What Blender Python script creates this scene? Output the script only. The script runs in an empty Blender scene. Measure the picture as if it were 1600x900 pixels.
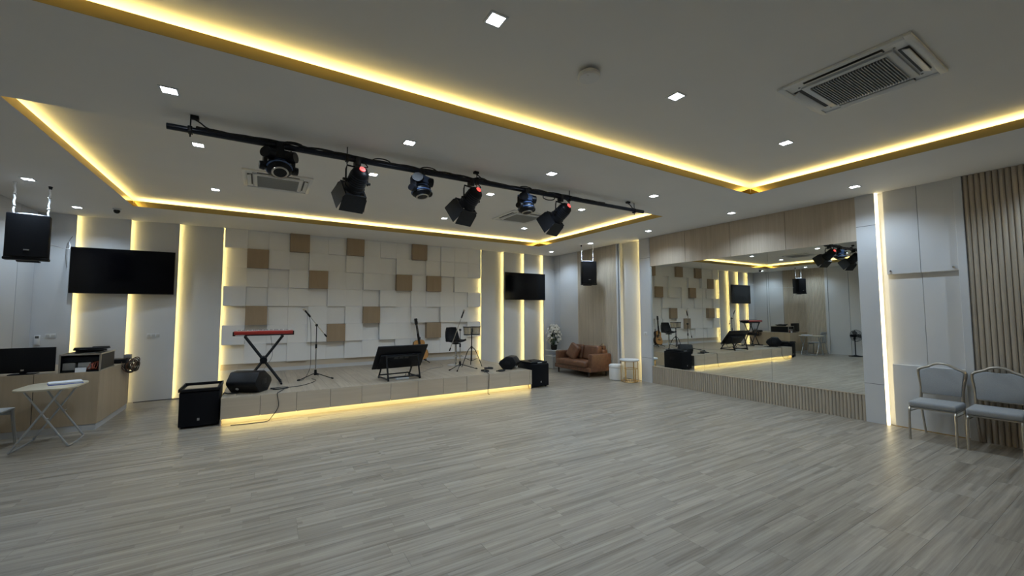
import bpy, bmesh, math, random
from mathutils import Vector, Matrix, Euler

random.seed(7)
S = bpy.context.scene
C = S.collection
PI = math.pi

# ------------------------------------------------------------------ camera
FPX = 636.5
CAMM = Matrix(((0.85370282, -0.02899955, -0.51995242, 0.0),
               (-0.52075107, -0.05354465, -0.85202775, 0.0),
               (-0.00313225, 0.99814428, -0.06081277, 1.6),
               (0, 0, 0, 1)))
cd = bpy.data.cameras.new('camera')
cam = bpy.data.objects.new('camera', cd); C.objects.link(cam)
cam.matrix_world = CAMM
cd.sensor_fit = 'HORIZONTAL'; cd.sensor_width = 36.0; cd.lens = FPX / 1600 * 36.0
cd.clip_start = 0.05; cd.clip_end = 100
S.camera = cam

# ------------------------------------------------------------------ world, exposure
w = bpy.data.worlds.new('world'); S.world = w; w.use_nodes = True
w.node_tree.nodes['Background'].inputs[0].default_value = (0.5, 0.55, 0.6, 1)
w.node_tree.nodes['Background'].inputs[1].default_value = 0.02
S.view_settings.view_transform = 'Standard'
S.view_settings.look = 'None'
S.view_settings.gamma = 1.0
S.view_settings.use_curve_mapping = False
S.view_settings.exposure = 0.14

# light levels used by the lamps' builders below
DOWNLIGHT_W = 47.0
DOWNLIGHT_COL = (0.66, 0.83, 1.0)
LED_COL = (1.0, 0.76, 0.26)
COVE_E = 13.0
STRIP_E = 17.0
TOE_E = 25.0
BAR_E = 3.4

# room dimensions
XL, XR, YB, YF = -3.32, 7.61, 10.06, -2.6
H1, H2 = 3.33, 3.48
TRAYS = [(-1.83, 6.12, 4.78, 8.67), (-1.83, 6.08, -0.72, 3.21)]   # x0 x1 y0 y1
STZ, STX0, STX1, STY0 = 0.39, -0.48, 4.88, 7.2

# ------------------------------------------------------------------ materials
M = {}
def newmat(name):
    m = bpy.data.materials.new(name); m.use_nodes = True
    nt = m.node_tree
    return m, nt, nt.nodes['Principled BSDF']

def plain(name, col, rough=0.5, metal=0.0, var=0.06, scale=30.0, bump=0.0, coat=0.0, spec=0.5):
    m, nt, b = newmat(name)
    N, L = nt.nodes, nt.links
    tc = N.new('ShaderNodeTexCoord'); nz = N.new('ShaderNodeTexNoise')
    nz.inputs['Scale'].default_value = scale; nz.inputs['Detail'].default_value = 4
    L.new(tc.outputs['Object'], nz.inputs['Vector'])
    cr = N.new('ShaderNodeValToRGB')
    cr.color_ramp.elements[0].position = 0.3; cr.color_ramp.elements[1].position = 0.7
    cr.color_ramp.elements[0].color = tuple(c * (1 - var) for c in col) + (1,)
    cr.color_ramp.elements[1].color = tuple(min(1, c * (1 + var)) for c in col) + (1,)
    L.new(nz.outputs['Fac'], cr.inputs['Fac']); L.new(cr.outputs['Color'], b.inputs['Base Color'])
    b.inputs['Roughness'].default_value = rough; b.inputs['Metallic'].default_value = metal
    b.inputs['Coat Weight'].default_value = coat
    b.inputs['Specular IOR Level'].default_value = spec
    if bump:
        bp = N.new('ShaderNodeBump'); bp.inputs['Strength'].default_value = bump; bp.inputs['Distance'].default_value = 0.002
        L.new(nz.outputs['Fac'], bp.inputs['Height']); L.new(bp.outputs['Normal'], b.inputs['Normal'])
    M[name] = m
    return m

def emit(name, col, strength):
    m, nt, b = newmat(name)
    b.inputs['Base Color'].default_value = (0.8, 0.8, 0.8, 1)
    b.inputs['Emission Color'].default_value = tuple(col) + (1,)
    b.inputs['Emission Strength'].default_value = strength
    M[name] = m
    return m

def wood(name, c0, c1, axis='X', rough=0.45, plank=0.0, strip=0.0, fine=60.0, stretch=0.05, spec=0.5, coat=0.0):
    """streaky wood; grain runs along the given world axis; plank = strength of the per-piece shade"""
    m, nt, b = newmat(name)
    N, L = nt.nodes, nt.links
    geo = N.new('ShaderNodeNewGeometry'); oi = N.new('ShaderNodeObjectInfo')
    at = N.new('ShaderNodeAttribute'); at.attribute_name = 'piece'
    add = N.new('ShaderNodeMath'); add.operation = 'ADD'
    L.new(oi.outputs['Random'], add.inputs[0]); L.new(at.outputs['Fac'], add.inputs[1])
    fr = N.new('ShaderNodeMath'); fr.operation = 'FRACT'; L.new(add.outputs[0], fr.inputs[0])
    off = N.new('ShaderNodeMath'); off.operation = 'MULTIPLY'; off.inputs[1].default_value = 37.0 if plank else 0.0
    L.new(fr.outputs[0], off.inputs[0])
    cmb = N.new('ShaderNodeCombineXYZ'); 
    for i in range(3): L.new(off.outputs[0], cmb.inputs[i])
    va = N.new('ShaderNodeVectorMath'); va.operation = 'ADD'
    L.new(geo.outputs['Position'], va.inputs[0]); L.new(cmb.outputs[0], va.inputs[1])
    mp = N.new('ShaderNodeMapping')
    sc = [1.0, 1.0, 1.0]; sc['XYZ'.index(axis)] = stretch
    mp.inputs['Scale'].default_value = sc
    L.new(va.outputs[0], mp.inputs['Vector'])
    n1 = N.new('ShaderNodeTexNoise'); n1.inputs['Scale'].default_value = fine; n1.inputs['Detail'].default_value = 5; n1.inputs['Roughness'].default_value = 0.6
    n2 = N.new('ShaderNodeTexNoise'); n2.inputs['Scale'].default_value = fine * 0.3; n2.inputs['Detail'].default_value = 3
    L.new(mp.outputs[0], n1.inputs['Vector']); L.new(mp.outputs[0], n2.inputs['Vector'])
    mx = N.new('ShaderNodeMath'); mx.operation = 'MULTIPLY_ADD'; mx.inputs[1].default_value = 0.5
    h = N.new('ShaderNodeMath'); h.operation = 'MULTIPLY'; h.inputs[1].default_value = 0.5
    L.new(n2.outputs['Fac'], h.inputs[0]); L.new(n1.outputs['Fac'], mx.inputs[0]); L.new(h.outputs[0], mx.inputs[2])
    pl = N.new('ShaderNodeMath'); pl.operation = 'MULTIPLY_ADD'; pl.inputs[1].default_value = plank
    L.new(fr.outputs[0], pl.inputs[0]); L.new(mx.outputs[0], pl.inputs[2])
    sb = N.new('ShaderNodeMath'); sb.operation = 'SUBTRACT'; sb.inputs[1].default_value = plank * 0.5
    L.new(pl.outputs[0], sb.inputs[0])
    if strip:
        bt = N.new('ShaderNodeTexBrick'); bt.inputs['Scale'].default_value = 1.0
        bt.inputs['Brick Width'].default_value = 0.62; bt.inputs['Row Height'].default_value = 0.045
        bt.inputs['Mortar Size'].default_value = 0.0; bt.offset = 0.37; bt.inputs['Bias'].default_value = 0.0
        bt.inputs['Color1'].default_value = (0, 0, 0, 1); bt.inputs['Color2'].default_value = (1, 1, 1, 1)
        bm_ = N.new('ShaderNodeMapping')
        if axis == 'Y': bm_.inputs['Rotation'].default_value = (0, 0, PI / 2)
        L.new(va.outputs[0], bm_.inputs['Vector']); L.new(bm_.outputs[0], bt.inputs['Vector'])
        sa = N.new('ShaderNodeMath'); sa.operation = 'MULTIPLY_ADD'; sa.inputs[1].default_value = strip
        L.new(bt.outputs['Color'], sa.inputs[0]); L.new(sb.outputs[0], sa.inputs[2])
        sb = N.new('ShaderNodeMath'); sb.operation = 'SUBTRACT'; sb.inputs[1].default_value = strip * 0.5
        L.new(sa.outputs[0], sb.inputs[0])
    cr = N.new('ShaderNodeValToRGB')
    cr.color_ramp.elements[0].position = 0.30; cr.color_ramp.elements[1].position = 0.70
    cr.color_ramp.elements[0].color = tuple(c0) + (1,); cr.color_ramp.elements[1].color = tuple(c1) + (1,)
    L.new(sb.outputs[0], cr.inputs['Fac']); L.new(cr.outputs['Color'], b.inputs['Base Color'])
    rr = N.new('ShaderNodeMath'); rr.operation = 'MULTIPLY_ADD'; rr.inputs[1].default_value = 0.15; rr.inputs[2].default_value = rough - 0.07
    L.new(n1.outputs['Fac'], rr.inputs[0]); L.new(rr.outputs[0], b.inputs['Roughness'])
    bp = N.new('ShaderNodeBump'); bp.inputs['Strength'].default_value = 0.06; bp.inputs['Distance'].default_value = 0.001
    L.new(n1.outputs['Fac'], bp.inputs['Height']); L.new(bp.outputs['Normal'], b.inputs['Normal'])
    b.inputs['Specular IOR Level'].default_value = spec; b.inputs['Coat Weight'].default_value = coat
    M[name] = m
    return m

plain('ceiling_paint', (0.80, 0.79, 0.775), 0.75, var=0.012, scale=2.0)
plain('white_panel', (0.61, 0.615, 0.625), 0.42, var=0.012, scale=3.0)
plain('white_tile', (0.86, 0.85, 0.84), 0.5, var=0.015, scale=4.0)
plain('wall_dark', (0.30, 0.27, 0.24), 0.7)
plain('joint', (0.15, 0.13, 0.105), 0.7)
plain('dark_joint', (0.06, 0.055, 0.05), 0.8)
wood('floor_plank', (0.165, 0.138, 0.105), (0.42, 0.375, 0.31), 'X', 0.36, plank=0.03, strip=0.14, fine=62, stretch=0.035)
wood('stage_plank', (0.29, 0.235, 0.17), (0.45, 0.385, 0.30), 'Y', 0.40, plank=0.10, strip=0.12, fine=60, stretch=0.03)
wood('wall_wood', (0.42, 0.345, 0.26), (0.56, 0.475, 0.375), 'Z', 0.5, fine=45, stretch=0.04)
wood('slat_wood', (0.36, 0.305, 0.235), (0.50, 0.43, 0.34), 'Z', 0.5, plank=0.10, fine=45, stretch=0.04)
wood('pale_slat_wood', (0.50, 0.43, 0.34), (0.66, 0.58, 0.47), 'Z', 0.5, plank=0.10, fine=45, stretch=0.04)
wood('tile_wood', (0.34, 0.25, 0.16), (0.40, 0.30, 0.20), 'Z', 0.5, plank=0.03, fine=25, stretch=0.1)
wood('stage_front_wood', (0.50, 0.425, 0.33), (0.60, 0.52, 0.415), 'X', 0.45, plank=0.05, fine=25, stretch=0.05)
wood('desk_wood', (0.42, 0.33, 0.225), (0.52, 0.42, 0.30), 'Z', 0.5, fine=25, stretch=0.05)
wood('guitar_wood', (0.50, 0.24, 0.07), (0.62, 0.33, 0.12), 'Z', 0.3, fine=40, stretch=0.05)
wood('table_top', (0.50, 0.44, 0.32), (0.58, 0.52, 0.39), 'X', 0.5, fine=30, stretch=0.05)
plain('gold_mirror', (0.62, 0.46, 0.17), 0.06, metal=1.0, var=0.02, scale=5)
plain('mirror_glass', (0.80, 0.83, 0.80), 0.008, metal=1.0, var=0.004, scale=2)
plain('black_plastic', (0.005, 0.0055, 0.008), 0.45, var=0.2, scale=80, bump=0.1, spec=0.28)
plain('black_grille', (0.004, 0.0045, 0.007), 0.6, var=0.3, scale=220, bump=0.2, spec=0.2)
plain('black_gloss', (0.002, 0.002, 0.003), 0.14, var=0.1, spec=0.25)
plain('black_metal', (0.008, 0.009, 0.012), 0.42, var=0.2, spec=0.35)
plain('bar_metal', (0.02, 0.025, 0.04), 0.3, metal=0.5, var=0.15)
plain('cable_black', (0.012, 0.012, 0.013), 0.5, var=0.2)
plain('cable_brown', (0.10, 0.05, 0.03), 0.5, var=0.3)
plain('cable_grey', (0.25, 0.24, 0.23), 0.5)
plain('chrome', (0.75, 0.76, 0.78), 0.14, metal=1.0, var=0.02)
plain('satin_metal', (0.52, 0.49, 0.44), 0.30, metal=1.0, var=0.05)
plain('grey_tube', (0.48, 0.50, 0.52), 0.38, metal=0.7, var=0.05)
plain('gold_wire', (0.72, 0.52, 0.25), 0.22, metal=1.0, var=0.05)
plain('leather', (0.165, 0.075, 0.04), 0.42, var=0.2, scale=14, bump=0.25)
plain('leather_dark', (0.03, 0.02, 0.015), 0.5)
plain('chair_fabric', (0.30, 0.31, 0.32), 0.85, var=0.07, scale=160, bump=0.2)
plain('white_soft', (0.78, 0.77, 0.75), 0.6, var=0.02)
plain('white_plastic', (0.72, 0.73, 0.74), 0.4, var=0.02)
plain('pale_grey_plastic', (0.40, 0.41, 0.41), 0.5, var=0.03)
plain('grey_plastic', (0.55, 0.55, 0.53), 0.5, var=0.03)
plain('ac_dark', (0.07, 0.07, 0.07), 0.7)
plain('ac_grey', (0.30, 0.30, 0.29), 0.6)
plain('red_shell', (0.36, 0.028, 0.022), 0.28, var=0.05, coat=0.3)
plain('paper', (0.80, 0.82, 0.86), 0.7, var=0.03)
plain('paper_blue', (0.10, 0.15, 0.55), 0.6)
plain('strap_white', (0.75, 0.76, 0.80), 0.5, var=0.1, scale=60)
plain('petal', (0.85, 0.84, 0.80), 0.6, var=0.06, scale=40)
plain('leaf', (0.045, 0.085, 0.035), 0.5, var=0.4, scale=20)
plain('drum_skin', (0.75, 0.72, 0.66), 0.5)
plain('drum_shell', (0.50, 0.42, 0.30), 0.25, var=0.12, scale=20)
plain('blue_metal', (0.07, 0.12, 0.25), 0.3, metal=0.4, var=0.2)
plain('card_red', (0.28, 0.07, 0.04), 0.6, var=0.5, scale=60)
plain('badge', (0.45, 0.45, 0.46), 0.3, metal=0.8)
plain('glass_shelf', (0.55, 0.54, 0.50), 0.15, var=0.05)
plain('hole_dark', (0.01, 0.008, 0.006), 0.8)
emit('led_cove', LED_COL, COVE_E)
emit('led_strip', LED_COL, STRIP_E)
emit('led_toe', LED_COL, TOE_E)
emit('led_bar', (1.0, 0.82, 0.45), BAR_E)
emit('downlight_glow', (0.88, 0.95, 1.0), 22.0)
emit('red_display', (1.0, 0.03, 0.02), 1.6)

# ------------------------------------------------------------------ mesh helpers
class MB:
    def __init__(self): self.bm = bmesh.new()
    def _bev(self, verts, bevel, seg=2):
        if bevel:
            vs = set(verts)
            es = [e for e in self.bm.edges if e.verts[0] in vs and e.verts[1] in vs]
            bmesh.ops.bevel(self.bm, geom=es, offset=bevel, segments=seg, affect='EDGES', profile=0.5)
    def bb(self, x0, y0, z0, x1, y1, z1, bevel=0.0, mat=None, seg=2):
        r = bmesh.ops.create_cube(self.bm, size=1.0)
        v = r['verts']
        t = Matrix.Translation(((x0 + x1) / 2, (y0 + y1) / 2, (z0 + z1) / 2)) @ Matrix.Diagonal((abs(x1 - x0), abs(y1 - y0), abs(z1 - z0), 1))
        if mat is not None: t = mat @ t
        bmesh.ops.transform(self.bm, matrix=t, verts=v)
        self._bev(v, bevel, seg)
        return self
    def box(self, c, s, rot=(0, 0, 0), bevel=0.0):
        m = Matrix.Translation(c) @ Euler(rot).to_matrix().to_4x4()
        return self.bb(-s[0] / 2, -s[1] / 2, -s[2] / 2, s[0] / 2, s[1] / 2, s[2] / 2, bevel, m)
    def cyl(self, p0, p1, r0, r1=None, n=14, caps=True):
        p0, p1 = Vector(p0), Vector(p1); d = p1 - p0
        if r1 is None: r1 = r0
        q = d.to_track_quat('Z', 'Y').to_matrix().to_4x4()
        bmesh.ops.create_cone(self.bm, cap_ends=caps, segments=n, radius1=max(r0, 1e-4), radius2=max(r1, 1e-4), depth=d.length,
                              matrix=Matrix.Translation((p0 + p1) / 2) @ q)
        return self
    def ring(self, path, r, n=8, closed=False):
        pts = [Vector(p) for p in path]; k = len(pts); loops = []
        up = None
        for i, p in enumerate(pts):
            if closed: t = (pts[(i + 1) % k] - pts[i - 1])
            else: t = pts[min(i + 1, k - 1)] - pts[max(i - 1, 0)]
            t.normalize()
            if up is None:
                up = Vector((0, 0, 1)) if abs(t.z) < 0.9 else Vector((1, 0, 0))
            a = t.cross(up)
            if a.length < 1e-4: a = t.cross(Vector((0.3, 1, 0.1)))
            a.normalize(); b2 = a.cross(t).normalized(); up = b2
            rr = r[i] if isinstance(r, (list, tuple)) else r
            loops.append([self.bm.verts.new(p + (a * math.cos(2 * PI * j / n) + b2 * math.sin(2 * PI * j / n)) * rr) for j in range(n)])
        rng = range(k if closed else k - 1)
        for i in rng:
            A, B = loops[i], loops[(i + 1) % k]
            sh = 0
            if closed and i == k - 1:
                sh = min(range(n), key=lambda s: (A[0].co - B[s].co).length)
            for j in range(n):
                self.bm.faces.new((A[j], A[(j + 1) % n], B[(j + 1 + sh) % n], B[(j + sh) % n]))
        if not closed:
            self.bm.faces.new(loops[0][::-1]); self.bm.faces.new(loops[-1])
        return self
    def tube(self, pts, r, n=8, sub=6):
        P = [Vector(p) for p in pts]
        if sub and len(P) > 2:
            out = []
            for i in range(len(P) - 1):
                a, b, c, d = P[max(i - 1, 0)], P[i], P[i + 1], P[min(i + 2, len(P) - 1)]
                for s in range(sub):
                    t = s / sub
                    out.append(0.5 * ((2 * b) + (c - a) * t + (2 * a - 5 * b + 4 * c - d) * t * t + (3 * b - a - 3 * c + d) * t ** 3))
            out.append(P[-1]); P = out
        return self.ring(P, r, n)
    def torus(self, c, R, r, normal=(0, 0, 1), n=28, m=8, sx=1.0, sy=1.0):
        q = Vector(normal).to_track_quat('Z', 'Y').to_matrix()
        pts = [Vector(c) + q @ Vector((R * sx * math.cos(2 * PI * i / n), R * sy * math.sin(2 * PI * i / n), 0)) for i in range(n)]
        return self.ring(pts, r, m, closed=True)
    def prism(self, poly, d0, d1, frame=None, bevel=0.0):
        """poly in (u,v), extruded along w from d0 to d1; frame maps (u,v,w) to xyz"""
        f = frame or (lambda u, v, ww: (u, v, ww))
        a = [self.bm.verts.new(f(u, v, d0)) for u, v in poly]
        b = [self.bm.verts.new(f(u, v, d1)) for u, v in poly]
        n = len(poly)
        self.bm.faces.new(a[::-1]); self.bm.faces.new(b)
        for i in range(n): self.bm.faces.new((a[i], a[(i + 1) % n], b[(i + 1) % n], b[i]))
        self._bev(a + b, bevel)
        return self
    def lathe(self, prof, c=(0, 0, 0), n=24):
        c = Vector(c); loops = []
        for r, z in prof:
            loops.append([self.bm.verts.new(c + Vector((max(r, 1e-4) * math.cos(2 * PI * j / n), max(r, 1e-4) * math.sin(2 * PI * j / n), z))) for j in range(n)])
        for A, B in zip(loops, loops[1:]):
            for j in range(n): self.bm.faces.new((A[j], A[(j + 1) % n], B[(j + 1) % n], B[j]))
        self.bm.faces.new(loops[0][::-1]); self.bm.faces.new(loops[-1])
        return self
    def ball(self, c, r, s=(1, 1, 1), sub=2):
        bmesh.ops.create_icosphere(self.bm, subdivisions=sub, radius=r, matrix=Matrix.Translation(c) @ Matrix.Diagonal((s[0], s[1], s[2], 1)))
        return self
    def xf(self, m):
        bmesh.ops.transform(self.bm, matrix=m, verts=self.bm.verts); return self
    def mesh(self, name, mat, smooth=True):
        bmesh.ops.recalc_face_normals(self.bm, faces=self.bm.faces)
        me = bpy.data.meshes.new(name); self.bm.to_mesh(me); self.bm.free()
        me.materials.append(M[mat])
        if smooth:
            for p in me.polygons: p.use_smooth = True
            me.set_sharp_from_angle(angle=math.radians(38))
        return me
    def build(self, name, mat, parent=None, smooth=True):
        return obj(name, self.mesh(name, mat, smooth), parent)

def obj(name, me, parent=None, loc=None, rz=None):
    o = bpy.data.objects.new(name, me); C.objects.link(o)
    if parent is not None: o.parent = parent
    if loc is not None: o.location = loc
    if rz is not None: o.rotation_euler = (0, 0, rz)
    return o

def thing(name, label, cat, loc=(0, 0, 0), rz=0.0, group=None):
    o = bpy.data.objects.new(name, None); C.objects.link(o)
    o.empty_display_size = 0.1
    o.location = loc; o.rotation_euler = (0, 0, rz)
    return tag(o, label, cat, group)

def tag(o, label, cat, group=None):
    o['label'] = label; o['category'] = cat
    if group: o['group'] = group
    return o

def struct(o, label=None):
    o['kind'] = 'structure'
    if label: o['label'] = label
    return o

def dup(root, loc, rz, label, group=None):
    r = root.copy(); C.objects.link(r); r.location = loc; r.rotation_euler = (0, 0, rz)
    r['label'] = label
    if group: r['group'] = group
    for ch in list(root.children):
        c = ch.copy(); C.objects.link(c); c.parent = r
        for g in ch.children:
            d = g.copy(); C.objects.link(d); d.parent = c
    return r

# ================================================================== SETTING
# ---- floor with planks
floor = struct(MB().bb(XL - 0.1, YF - 0.1, -0.1, XR + 0.12, YB + 0.1, -0.003).build('floor', 'joint', smooth=False), 'grey-brown wood plank floor with a soft sheen')
PW, PLN, GAP = 0.18, 1.22, 0.0006
camInv = CAMM.inverted()
def inview(p):
    q = camInv @ Vector(p)
    if q.z > -0.3: return None
    x, y = 800 + FPX * q.x / -q.z, 450 - FPX * q.y / -q.z
    if -120 < x < 1720 and -50 < y < 1000: return -q.z
    return None
planks = []
j = 0; y = YF
while y < YB - 0.01:
    y1 = min(y + PW, YB); x = XL - random.random() * PLN
    while x < XR:
        x0, x1 = max(x, XL), min(x + PLN, XR)
        if x1 - x0 > 0.02: planks.append((x0, x1, y, y1))
        x += PLN
    y += PW; j += 1
scored = []
for p in planks:
    cx, cy = (p[0] + p[1]) / 2, (p[2] + p[3]) / 2
    hid = (STX0 + 0.1 < cx < STX1 and cy > STY0 + 0.2) or (cx < -1.95 and cy > 8.1)
    d = None if hid else inview((cx, cy, 0))
    scored.append(((p[1] - p[0]) * (p[3] - p[2]) / d ** 3 if d else 0, p))
scored.sort(key=lambda t: -t[0])
pm = {}
rest = bmesh.new(); lay = rest.faces.layers.float.new('piece')
for k, (sc_, p) in enumerate(scored):
    L_, W_ = p[1] - p[0], p[3] - p[2]
    if k < 300 and sc_ > 0:
        key = (round(L_, 3), round(W_, 3))
        if key not in pm:
            pm[key] = MB().bb(GAP, GAP, -0.004, L_ - GAP, W_ - GAP, 0).mesh('plank', 'floor_plank', smooth=False)
        obj('plank', pm[key], floor, (p[0], p[2], 0))
    else:
        vs = [rest.verts.new(c) for c in ((p[0] + GAP, p[2] + GAP, 0), (p[1] - GAP, p[2] + GAP, 0), (p[1] - GAP, p[3] - GAP, 0), (p[0] + GAP, p[3] - GAP, 0))]
        f = rest.faces.new(vs); f[lay] = random.random()
me = bpy.data.meshes.new('planks_rest'); rest.to_mesh(me); rest.free(); me.materials.append(M['floor_plank'])
o = obj('planks', me, floor); o['kind'] = 'stuff'

# ---- ceiling
cb = MB()
cb.bb(XL - 0.1, YF - 0.1, H2, XR + 0.12, YB + 0.1, H2 + 0.08)
(ax0, ax1, ay0, ay1), (bx0, bx1, by0, by1) = TRAYS
Z2 = H1 + 0.02
cb.bb(XL - 0.1, YF - 0.1, H1, XR + 0.12, by0, Z2)
cb.bb(XL - 0.1, by1, H1, XR + 0.12, ay0, Z2)
cb.bb(XL - 0.1, ay1, H1, XR + 0.12, YB + 0.1, Z2)
for (x0, x1, y0, y1) in TRAYS:
    cb.bb(XL - 0.1, y0, H1, x0, y1, Z2); cb.bb(x1, y0, H1, XR + 0.12, y1, Z2)
    g = 0.20
    cb.bb(x0 - g - 0.02, y0 - g, Z2, x0 - g, y1 + g, H2); cb.bb(x1 + g, y0 - g, Z2, x1 + g + 0.02, y1 + g, H2)
    cb.bb(x0 - g, y0 - g - 0.02, Z2, x1 + g, y0 - g, H2); cb.bb(x0 - g, y1 + g, Z2, x1 + g, y1 + g + 0.02, H2)
ceiling = struct(cb.build('ceiling', 'ceiling_paint', smooth=False), 'white ceiling with two recessed lit trays')
LT, LH, TILT = 0.012, 0.09, 0.0036
for ti, (x0, x1, y0, y1) in enumerate(TRAYS):
    for side in range(4):
        prof = [(-0.001, H1 + 0.0005), (LT, H1 + 0.0005), (LT + TILT, H1 + LH), (TILT - 0.001, H1 + LH)]
        if side == 0: fr, a, b = (lambda u, v, w_: (x0 - u, w_, v)), y0, y1
        elif side == 1: fr, a, b = (lambda u, v, w_: (x1 + u, w_, v)), y0, y1
        elif side == 2: fr, a, b = (lambda u, v, w_: (w_, y0 - u, v)), x0, x1
        else: fr, a, b = (lambda u, v, w_: (w_, y1 + u, v)), x0, x1
        MB().prism(prof, a, b, fr).build('cove_trim', 'gold_mirror', ceiling, smooth=False)['label'] = 'gold mirror trim along the ceiling tray edge'
        d0, d1, zl = 0.115, 0.145, H1 + LH - 0.030
        m_ = MB()
        if side == 0: m_.bb(x0 - d1, y0, zl, x0 - d0, y1, zl + 0.012)
        elif side == 1: m_.bb(x1 + d0, y0, zl, x1 + d1, y1, zl + 0.012)
        elif side == 2: m_.bb(x0, y0 - d1, zl, x1, y0 - d0, zl + 0.012)
        else: m_.bb(x0, y1 + d0, zl, x1, y1 + d1, zl + 0.012)
        m_.build('cove_light', 'led_cove', ceiling, smooth=False)['label'] = 'warm LED strip hidden in the ceiling cove'

# ---- back wall
wb = struct(MB().bb(XL - 0.1, YB, -0.1, XR + 0.12, YB + 0.1, H2).build('wall_back', 'white_panel', smooth=False), 'white panelled wall behind the stage with lit strips')
LS = [-2.82, -2.11, -1.415, -0.72]
RS = [5.09, 5.80, 6.49, 7.18]
PD, RD = 0.105, 0.022     # proud edge, recessed edge in front of the wall plane
BT = 0.014
MB().bb(XL, YB - PD, 0, LS[0], YB - PD + BT, H1).build('wall_panel', 'white_panel', wb, smooth=False)
MB().bb(RS[3], YB - PD, 0, XR, YB - PD + BT, H1).build('wall_panel', 'white_panel', wb, smooth=False)
for k in range(3):
    a, b = LS[k], LS[k + 1]
    MB().prism([(a - 0.05, YB - RD + BT), (a - 0.05, YB - RD), (a, YB - RD), (b, YB - PD), (b, YB - PD + BT), (a, YB - RD + BT)], 0, H1).build('wall_panel', 'white_panel', wb, smooth=False)
    a, b = RS[k], RS[k + 1]
    MB().prism([(a, YB - PD), (b, YB - RD), (b + 0.05, YB - RD), (b + 0.05, YB - RD + BT), (b, YB - RD + BT), (a, YB - PD + BT)], 0, H1).build('wall_panel', 'white_panel', wb, smooth=False)
for xs, sg in ((LS, -1), (RS, 1)):
    for x in xs:
        xa, xb = sorted((x + sg * 0.010, x + sg * 0.024))
        MB().bb(xa, YB - PD + BT + 0.001, 0.0, xb, YB - PD + BT + 0.008, H1 - 0.002).build('led_strip', 'led_strip', wb, smooth=False)['label'] = 'warm vertical LED strip behind the panel edge'
# mosaic of square tiles: 0 deep, 1 middle, 2 proud, B brown
ROWS = ["211B11B111B1222",
        "0B2020120201222",
        "0102B1020B1B020",
        "201101002011112",
        "0B00101B1020220",
        "20112B20210B102",
        "010100110111110"]
TX0, TZ0 = -0.695, 0.58
TW = (5.065 - TX0) / 15; TH = (H1 - TZ0) / 7
tm = {}
dep = {'0': 0.030, '1': 0.070, '2': 0.112, 'B': 0.15}
for r, row in enumerate(ROWS):
    for c in range(15):
        ch = row[c]
        if ch not in tm:
            tm[ch] = MB().bb(0.001, -dep[ch], 0.001, TW - 0.001, 0, TH - 0.001, 0.002).mesh('tile', 'tile_wood' if ch == 'B' else 'white_tile', smooth=False)
        t = obj('tile', tm[ch], wb, (TX0 + c * TW, YB, H1 - (r + 1) * TH))
        if ch == 'B': t['label'] = 'brown wooden square tile standing proud'
MB().bb(TX0, YB - 0.02, STZ, 5.065, YB, TZ0).build('lower_panel', 'stage_front_wood', wb, smooth=False)
struct(MB().bb(TX0, YB - 0.034, STZ, 5.065, YB - 0.02, STZ + 0.075).build('baseboard_back', 'white_panel', smooth=False), 'white skirting along the back of the stage')
# small access hatch at the left end of the lower panel
MB().bb(-0.66, YB - 0.03, STZ + 0.02, -0.42, YB - 0.02, TZ0 - 0.03, 0.002).build('access_hatch', 'stage_front_wood', wb, smooth=False)

# ---- left wall
wl = struct(MB().bb(XL - 0.1, YF - 0.1, -0.1, XL, YB, H2).build('wall_left', 'white_panel', smooth=False), 'left wall of white panels and a wood slat field')
for a, b in ((8.76, 9.40), (9.412, YB - 0.11), (5.56, 6.50), (6.512, 7.16), (4.6, 5.548), (3.6, 4.588), (2.5, 3.588)):
    MB().bb(XL, a, 0, XL + 0.03, b, H1).build('wall_panel', 'white_panel', wl, smooth=False)
MB().bb(XL, 7.165, 0, XL + 0.05, 7.25, H1, 0.003).build('wall_post', 'white_panel', wl, smooth=False)
SP = 0.05
slat_me = MB().prism([(-0.0235, 0), (-0.019, 0.016), (-0.008, 0.024), (0.008, 0.024), (0.019, 0.016), (0.0235, 0)], 0, H1,
                     lambda u, v, w_: (v, u, w_)).mesh('slat', 'pale_slat_wood', smooth=False)
for k in range(30):
    obj('slat', slat_me, wl, (XL, 7.275 + SP * k + 0.003, 0))
MB().bb(XL, 7.25, 0, XL + 0.004, 8.76, H1).build('slat_backing', 'wall_dark', wl, smooth=False)

# ---- right wall
WBK = XR + 0.08      # backing plane behind the panels
wr = struct(MB().bb(WBK, YF - 0.1, -0.1, WBK + 0.1, YB, H2).build('wall_right', 'white_panel', smooth=False), 'right wall with mirror, pillars, lit niches and wood slats')
MB().bb(XR - 0.01, 8.87, 0, WBK, 9.68, H1).build('wall_panel', 'white_panel', wr, smooth=False)
MB().bb(XR - 0.01, 9.69, 0, WBK, YB - PD, H1).build('wall_panel', 'white_panel', wr, smooth=False)
MB().bb(XR, 7.37, 0, WBK, 8.87, H1).build('slat_backing', 'wall_wood', wr, smooth=False)
slat_r = MB().prism([(-0.0235, 0), (-0.019, -0.016), (-0.008, -0.024), (0.008, -0.024), (0.019, -0.016), (0.0235, 0)], 0, H1,
                    lambda u, v, w_: (v, u, w_)).mesh('slat', 'slat_wood', smooth=False)
slat_p = slat_r.copy(); slat_p.materials[0] = M['pale_slat_wood']
for k in range(30): obj('slat', slat_p, wr, (XR, 7.40 + SP * k, 0))
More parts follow.
